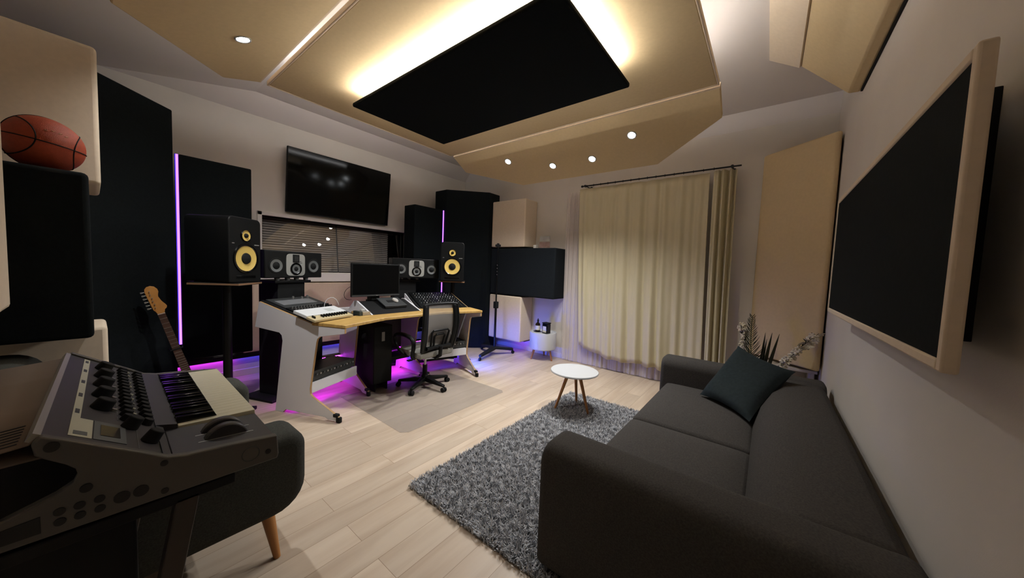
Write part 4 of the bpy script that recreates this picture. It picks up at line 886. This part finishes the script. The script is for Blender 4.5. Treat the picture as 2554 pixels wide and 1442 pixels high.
# ------------------------------------------------------------------ synthesizer and its stand
SYE = Vector((-.9998, .02, 0)); SYB = Vector((-.02, -.9998, 0)); SYO = Vector((-.967, .283, 0))
sx = lambda a, s, z: SYO + SYE * a + SYB * s + Vector((0, 0, z))
t = thing('synthesizer', 'grey keyboard synthesizer with sloping knob panel in the left foreground', 'synthesizer', sx(.38, .2, .89))
CHK = mat('cheek_metal', '#55534f', .5, metal=.3, spec=.4); SPAN = mat('synth_panel', '#2c2b2f', .5); SREAR = mat('synth_rear_shell', '#74665a', .55)
ch = [(0, .950), (.10, .962), (.165, .968), (.195, .976), (.225, .998), (.346, 1.078), (.356, 1.066), (.353, 1.045), (.342, 1.034), (.322, 1.016), (.311, 1.003), (.309, .992), (.314, .979), (.334, .966), (.391, .945), (.47, .925), (.47, .893), (.0, .889), (-.003, .90)]
for a_ in (0, .758):
    m = MB(frame(sx(a_, 0, 0), SYB, (0, 0, 1), SYE)); m.prism(ch, 0, .018); ck = m.build('end_cheek', CHK, t, bevel=.003, seg=2)
    if a_ == 0:
        sk = mat('socket', '#08090a', .6)
        def hole(s, z, r, nm='screw'): MB().cyl(sx(-.0015, s, z), sx(.002, s, z), r, n=16).build(nm, sk, ck)
        for s_, z_, r_ in ((.02, .915, .006), (.20, .965, .006), (.20, .905, .006), (.335, 1.055, .009), (.30, .962, .008)): hole(s_, z_, r_)
        for s_, z_ in ((.233, .922), (.258, .922)): hole(s_, z_, .011, 'jack')
        for s_ in (.285, .308, .33):
            for z_ in (.914, .933): hole(s_, z_, .007, 'jack')
        MB().slab([sx(-.0012, .35, .905), sx(-.0012, .45, .905), sx(-.0012, .45, .925), sx(-.0012, .35, .935)], SYE * .003).build('slot', sk, ck)
        MB().lathe([(.016, 0), (.017, .0012), (.018, 0)], 28, frame(sx(-.0008, .055, .923), SYB, (0, 0, 1), -SYE), close=False).build('emblem', DGREY, ck)
def sl(m, pts, off): return m.slab([sx(*p) for p in pts], off)
m = MB(); sl(m, [(.018, .003, .895), (.758, .003, .895), (.758, .003, .93), (.018, .003, .93)], SYB * .01); sl(m, [(.018, .0, .893), (.758, .0, .893), (.758, .46, .895), (.018, .46, .895)], Vector((0, 0, .012))); m.build('lower_case', CHK, t)
m = MB(); sl(m, [(.018, .0, .925), (.205, .0, .925), (.205, .185, .94), (.018, .185, .94)], Vector((0, 0, .018))); m.build('wheel_panel', SPAN, t, bevel=.002)
wh = mat('wheel_rubber', '#3a393c', .4)
for a_ in (.085, .13):
    MB().cyl(sx(a_, .085, .935), sx(a_ + .022, .085, .935), .045, n=36).build('wheel', wh, t, bevel=.004)
    m = MB(); sl(m, [(a_ - .006, .032, .9445), (a_ - .002, .032, .9445), (a_ - .002, .138, .9525), (a_ - .006, .138, .9525)], Vector((0, 0, .002))); m.build('wheel_rim', SILVER, t)
# keys: 22 white, 15 black
IV = mat('ivory_keys', '#e2dfc6', .3, spec=.5); nW = 22; A0, A1 = .21, .756; kw = (A1 - A0) / nW
for i in range(nW):
    a = A0 + i * kw; m = MB(); m.slab([sx(a + .0006, -.001, .934), sx(a + kw - .0006, -.001, .934), sx(a + kw - .0006, .16, .940), sx(a + .0006, .16, .940)], (0, 0, .019)); m.build('white_key', IV, t, bevel=.0012, seg=2)
for i in range(nW - 1):
    if (i % 7) in (2, 6): continue
    a = A0 + (i + 1) * kw - .0072; m = MB(); b0 = [sx(a, .080, .953), sx(a + .0144, .080, .953), sx(a + .0144, .162, .957), sx(a, .162, .957)]; tp = [sx(a + .0015, .088, .971), sx(a + .0129, .088, .971), sx(a + .0129, .162, .976), sx(a + .0015, .162, .976)]
    m.add(b0 + tp, [(3, 2, 1, 0), (4, 5, 6, 7), (0, 1, 5, 4), (1, 2, 6, 5), (2, 3, 7, 6), (3, 0, 4, 7)]); m.build('black_key', BLKG, t, bevel=.0012, seg=2)
m = MB(); sl(m, [(.205, .162, .945), (.758, .162, .945), (.758, .2, .955), (.205, .2, .955)], Vector((0, 0, .022))); sl(m, [(.018, .187, .945), (.205, .187, .945), (.205, .2, .955), (.018, .2, .955)], Vector((0, 0, .022))); m.build('key_slip', SPAN, t)
# sloped knob panel
pv = (SYB * .151 + Vector((0, 0, .101))).normalized(); pn = SYE.cross(pv); pn = pn if pn.z > 0 else -pn
PO = sx(.018, .198, .972); LP = .181; pm = lambda a, v, h: PO + SYE * a + pv * v + pn * h
def pbox(nm, a0, a1, v0, v1, h0, h1, mt, par=t, bev=0):
    m = MB(); m.slab([pm(a0, v0, h0), pm(a1, v0, h0), pm(a1, v1, h0), pm(a0, v1, h0)], pn * (h1 - h0)); return m.build(nm, mt, par, bevel=bev)
pbox('knob_panel', 0, .74, 0, LP, -.012, .0, SPAN)
pbox('rear_rim', 0, .74, LP, LP + .01, -.012, .003, mat('pale_rim', '#9b9a92', .4, metal=.3))
PALE = mat('pale_panel_print', '#b6b6a2', .5)
pbox('pale_strip', .03, .73, .135, .148, 0, .0008, PALE); pbox('pale_block', .03, .14, .115, .148, 0, .0009, PALE)
pbox('display_surround', .03, .14, .062, .113, 0, .0012, GREY); pbox('display', .055, .118, .072, .103, .0012, .0022, mat('display_glass', '#3b3734', .2))
for a_ in (.17, .30, .43, .56, .68): pbox('printed_mark', a_, a_ + .03, .138, .145, .0008, .0012, DGREY)
pbox('printed_mark', .04, .06, .122, .142, .0009, .0013, GREY)
for i, a_ in enumerate((.24, .345, .45, .55, .65)):
    MB().cyl(pm(a_, .105, 0), pm(a_, .105, .024), .019, .016, 24).build('big_knob', BLKM, t, bevel=.002)
    MB().cyl(pm(a_, .082, 0), pm(a_, .082, .006), .005, n=10).build('small_button', SILVER, t)
for a_, v_ in ((.14, .055), (.075, .022)): MB().cyl(pm(a_, v_, 0), pm(a_, v_, .026), .016, .013, 24).build('big_knob', BLKM, t, bevel=.002)
for v_ in (.060, .022):
    for i in range(15):
        a_ = .19 + i * .036
        MB().cyl(pm(a_, v_, 0), pm(a_, v_, .014), .0115, .0095, 16).build('knob', BLKM, t, bevel=.001)
        pbox('knob_ring', a_ - .013, a_ + .013, v_ + .0135, v_ + .0155, 0, .0006, GREY)
for i in range(12): MB().cyl(pm(.20 + i * .045, .042, 0), pm(.20 + i * .045, .042, .004), .0035, n=8).build('small_button', SILVER if i % 3 == 0 else PALE, t)
pbox('divider_line', .02, .73, .004, .0055, 0, .0005, GREY); pbox('divider_line', .02, .73, .0415, .0425, 0, .0005, GREY)
m = MB(); e0 = sx(.36, .178, .9705); m.add([e0, e0 + SYE * .022, e0 + SYE * .011 + SYB * .014 + Vector((0, 0, .004))], [(0, 1, 2)]); m.build('emblem', PALE, t, solid=.0006)
# rear shell with vent slits
m = MB(); prof = [(.348, 1.072), (.36, 1.062), (.42, 1.054), (.50, 1.045), (.507, 1.038), (.49, 1.03), (.345, 1.034)]
m.grid([[sx(a_, s_, z_) for s_, z_ in prof] for a_ in (.018, .25, .5, .758)]); m.build('rear_shell', SREAR, t, solid=.004, angle=180)
for i in range(7):
    m = MB(); a_ = .03 + i * .016; sl(m, [(a_, .372, 1.0615), (a_ + .004, .372, 1.0615), (a_ + .004, .44, 1.053), (a_, .44, 1.053)], Vector((0, 0, .002))); m.build('vent_slit', mat('socket', '#08090a'), t)
# stand
WAL = mat('dark_walnut', '#352d26', .5, hex2='#29231d', vscale=8)
t = thing('keyboard_stand', 'dark stand with brown wooden legs under the synthesizer', 'keyboard stand', (-1.36, .0, 0))
MB().box(-1.59, -1.0, -.40, .045, .0, .86).build('cabinet', BLKM, t, bevel=.006)
for x_ in (-1.005, -1.62):
    MB().slab([(x_, .10, .872), (x_, .138, .872), (x_, -.01, 0), (x_, -.048, 0)], (.03, 0, 0)).build('leg', WAL, t, bevel=.003)
MB().box(-1.62, -.975, -.20, .20, .862, .886).build('top_board', BLKM, t, bevel=.003)

# ------------------------------------------------------------------ basketball
RB = .12; bc = Vector((-2.66, -.125, 1.766 + RB))
t = MB(Matrix.Translation(bc) @ Matrix.Rotation(.35, 4, 'Z') @ Matrix.Rotation(-.12, 4, 'X') @ Matrix.Rotation(.1, 4, 'Y'))
nu, nv_ = 48, 32; P = []
prof = [(RB * math.sin(PI * i / nv_), -RB * math.cos(PI * i / nv_)) for i in range(nv_ + 1)]
t.lathe([(max(r, .0004), z) for r, z in prof], nu)
t.c = 1
def seam(f):
    pts = [Vector(f(2 * PI * i / 72)).normalized() * (RB * 1.0005) for i in range(73)]
    t.tube(pts, .0024, 6)
seam(lambda a: (math.cos(a), math.sin(a), 0)); seam(lambda a: (0, math.cos(a), math.sin(a)))
for sg in (-1, 1):
    seam(lambda a: (math.cos(a) * .80, sg * (.62 - .22 * math.cos(2 * a)), math.sin(a) * .80))
t.c = 2
for k, (y0, z0) in enumerate(((-.25, .38), (-.10, .42), (.05, .40), (.2, .36))):
    pts = [Vector((.85, y0 + .05 * math.sin(q * 2.1 + k), z0 + .07 * (q / 5 - .5) * (1 if q % 2 else -1) + .03)).normalized() * RB for q in range(6)]
    t.tube(pts, .0016, 5)
o = t.build('basketball', [mat('ball_rubber', '#a5462a', .5, var=.1, vscale=60, bump=.5, bscale=420, spec=.4), BLKM, mat('worn_print', '#c98b6c', .6)])
tag(o, 'worn orange basketball resting on the black wall box', 'ball')
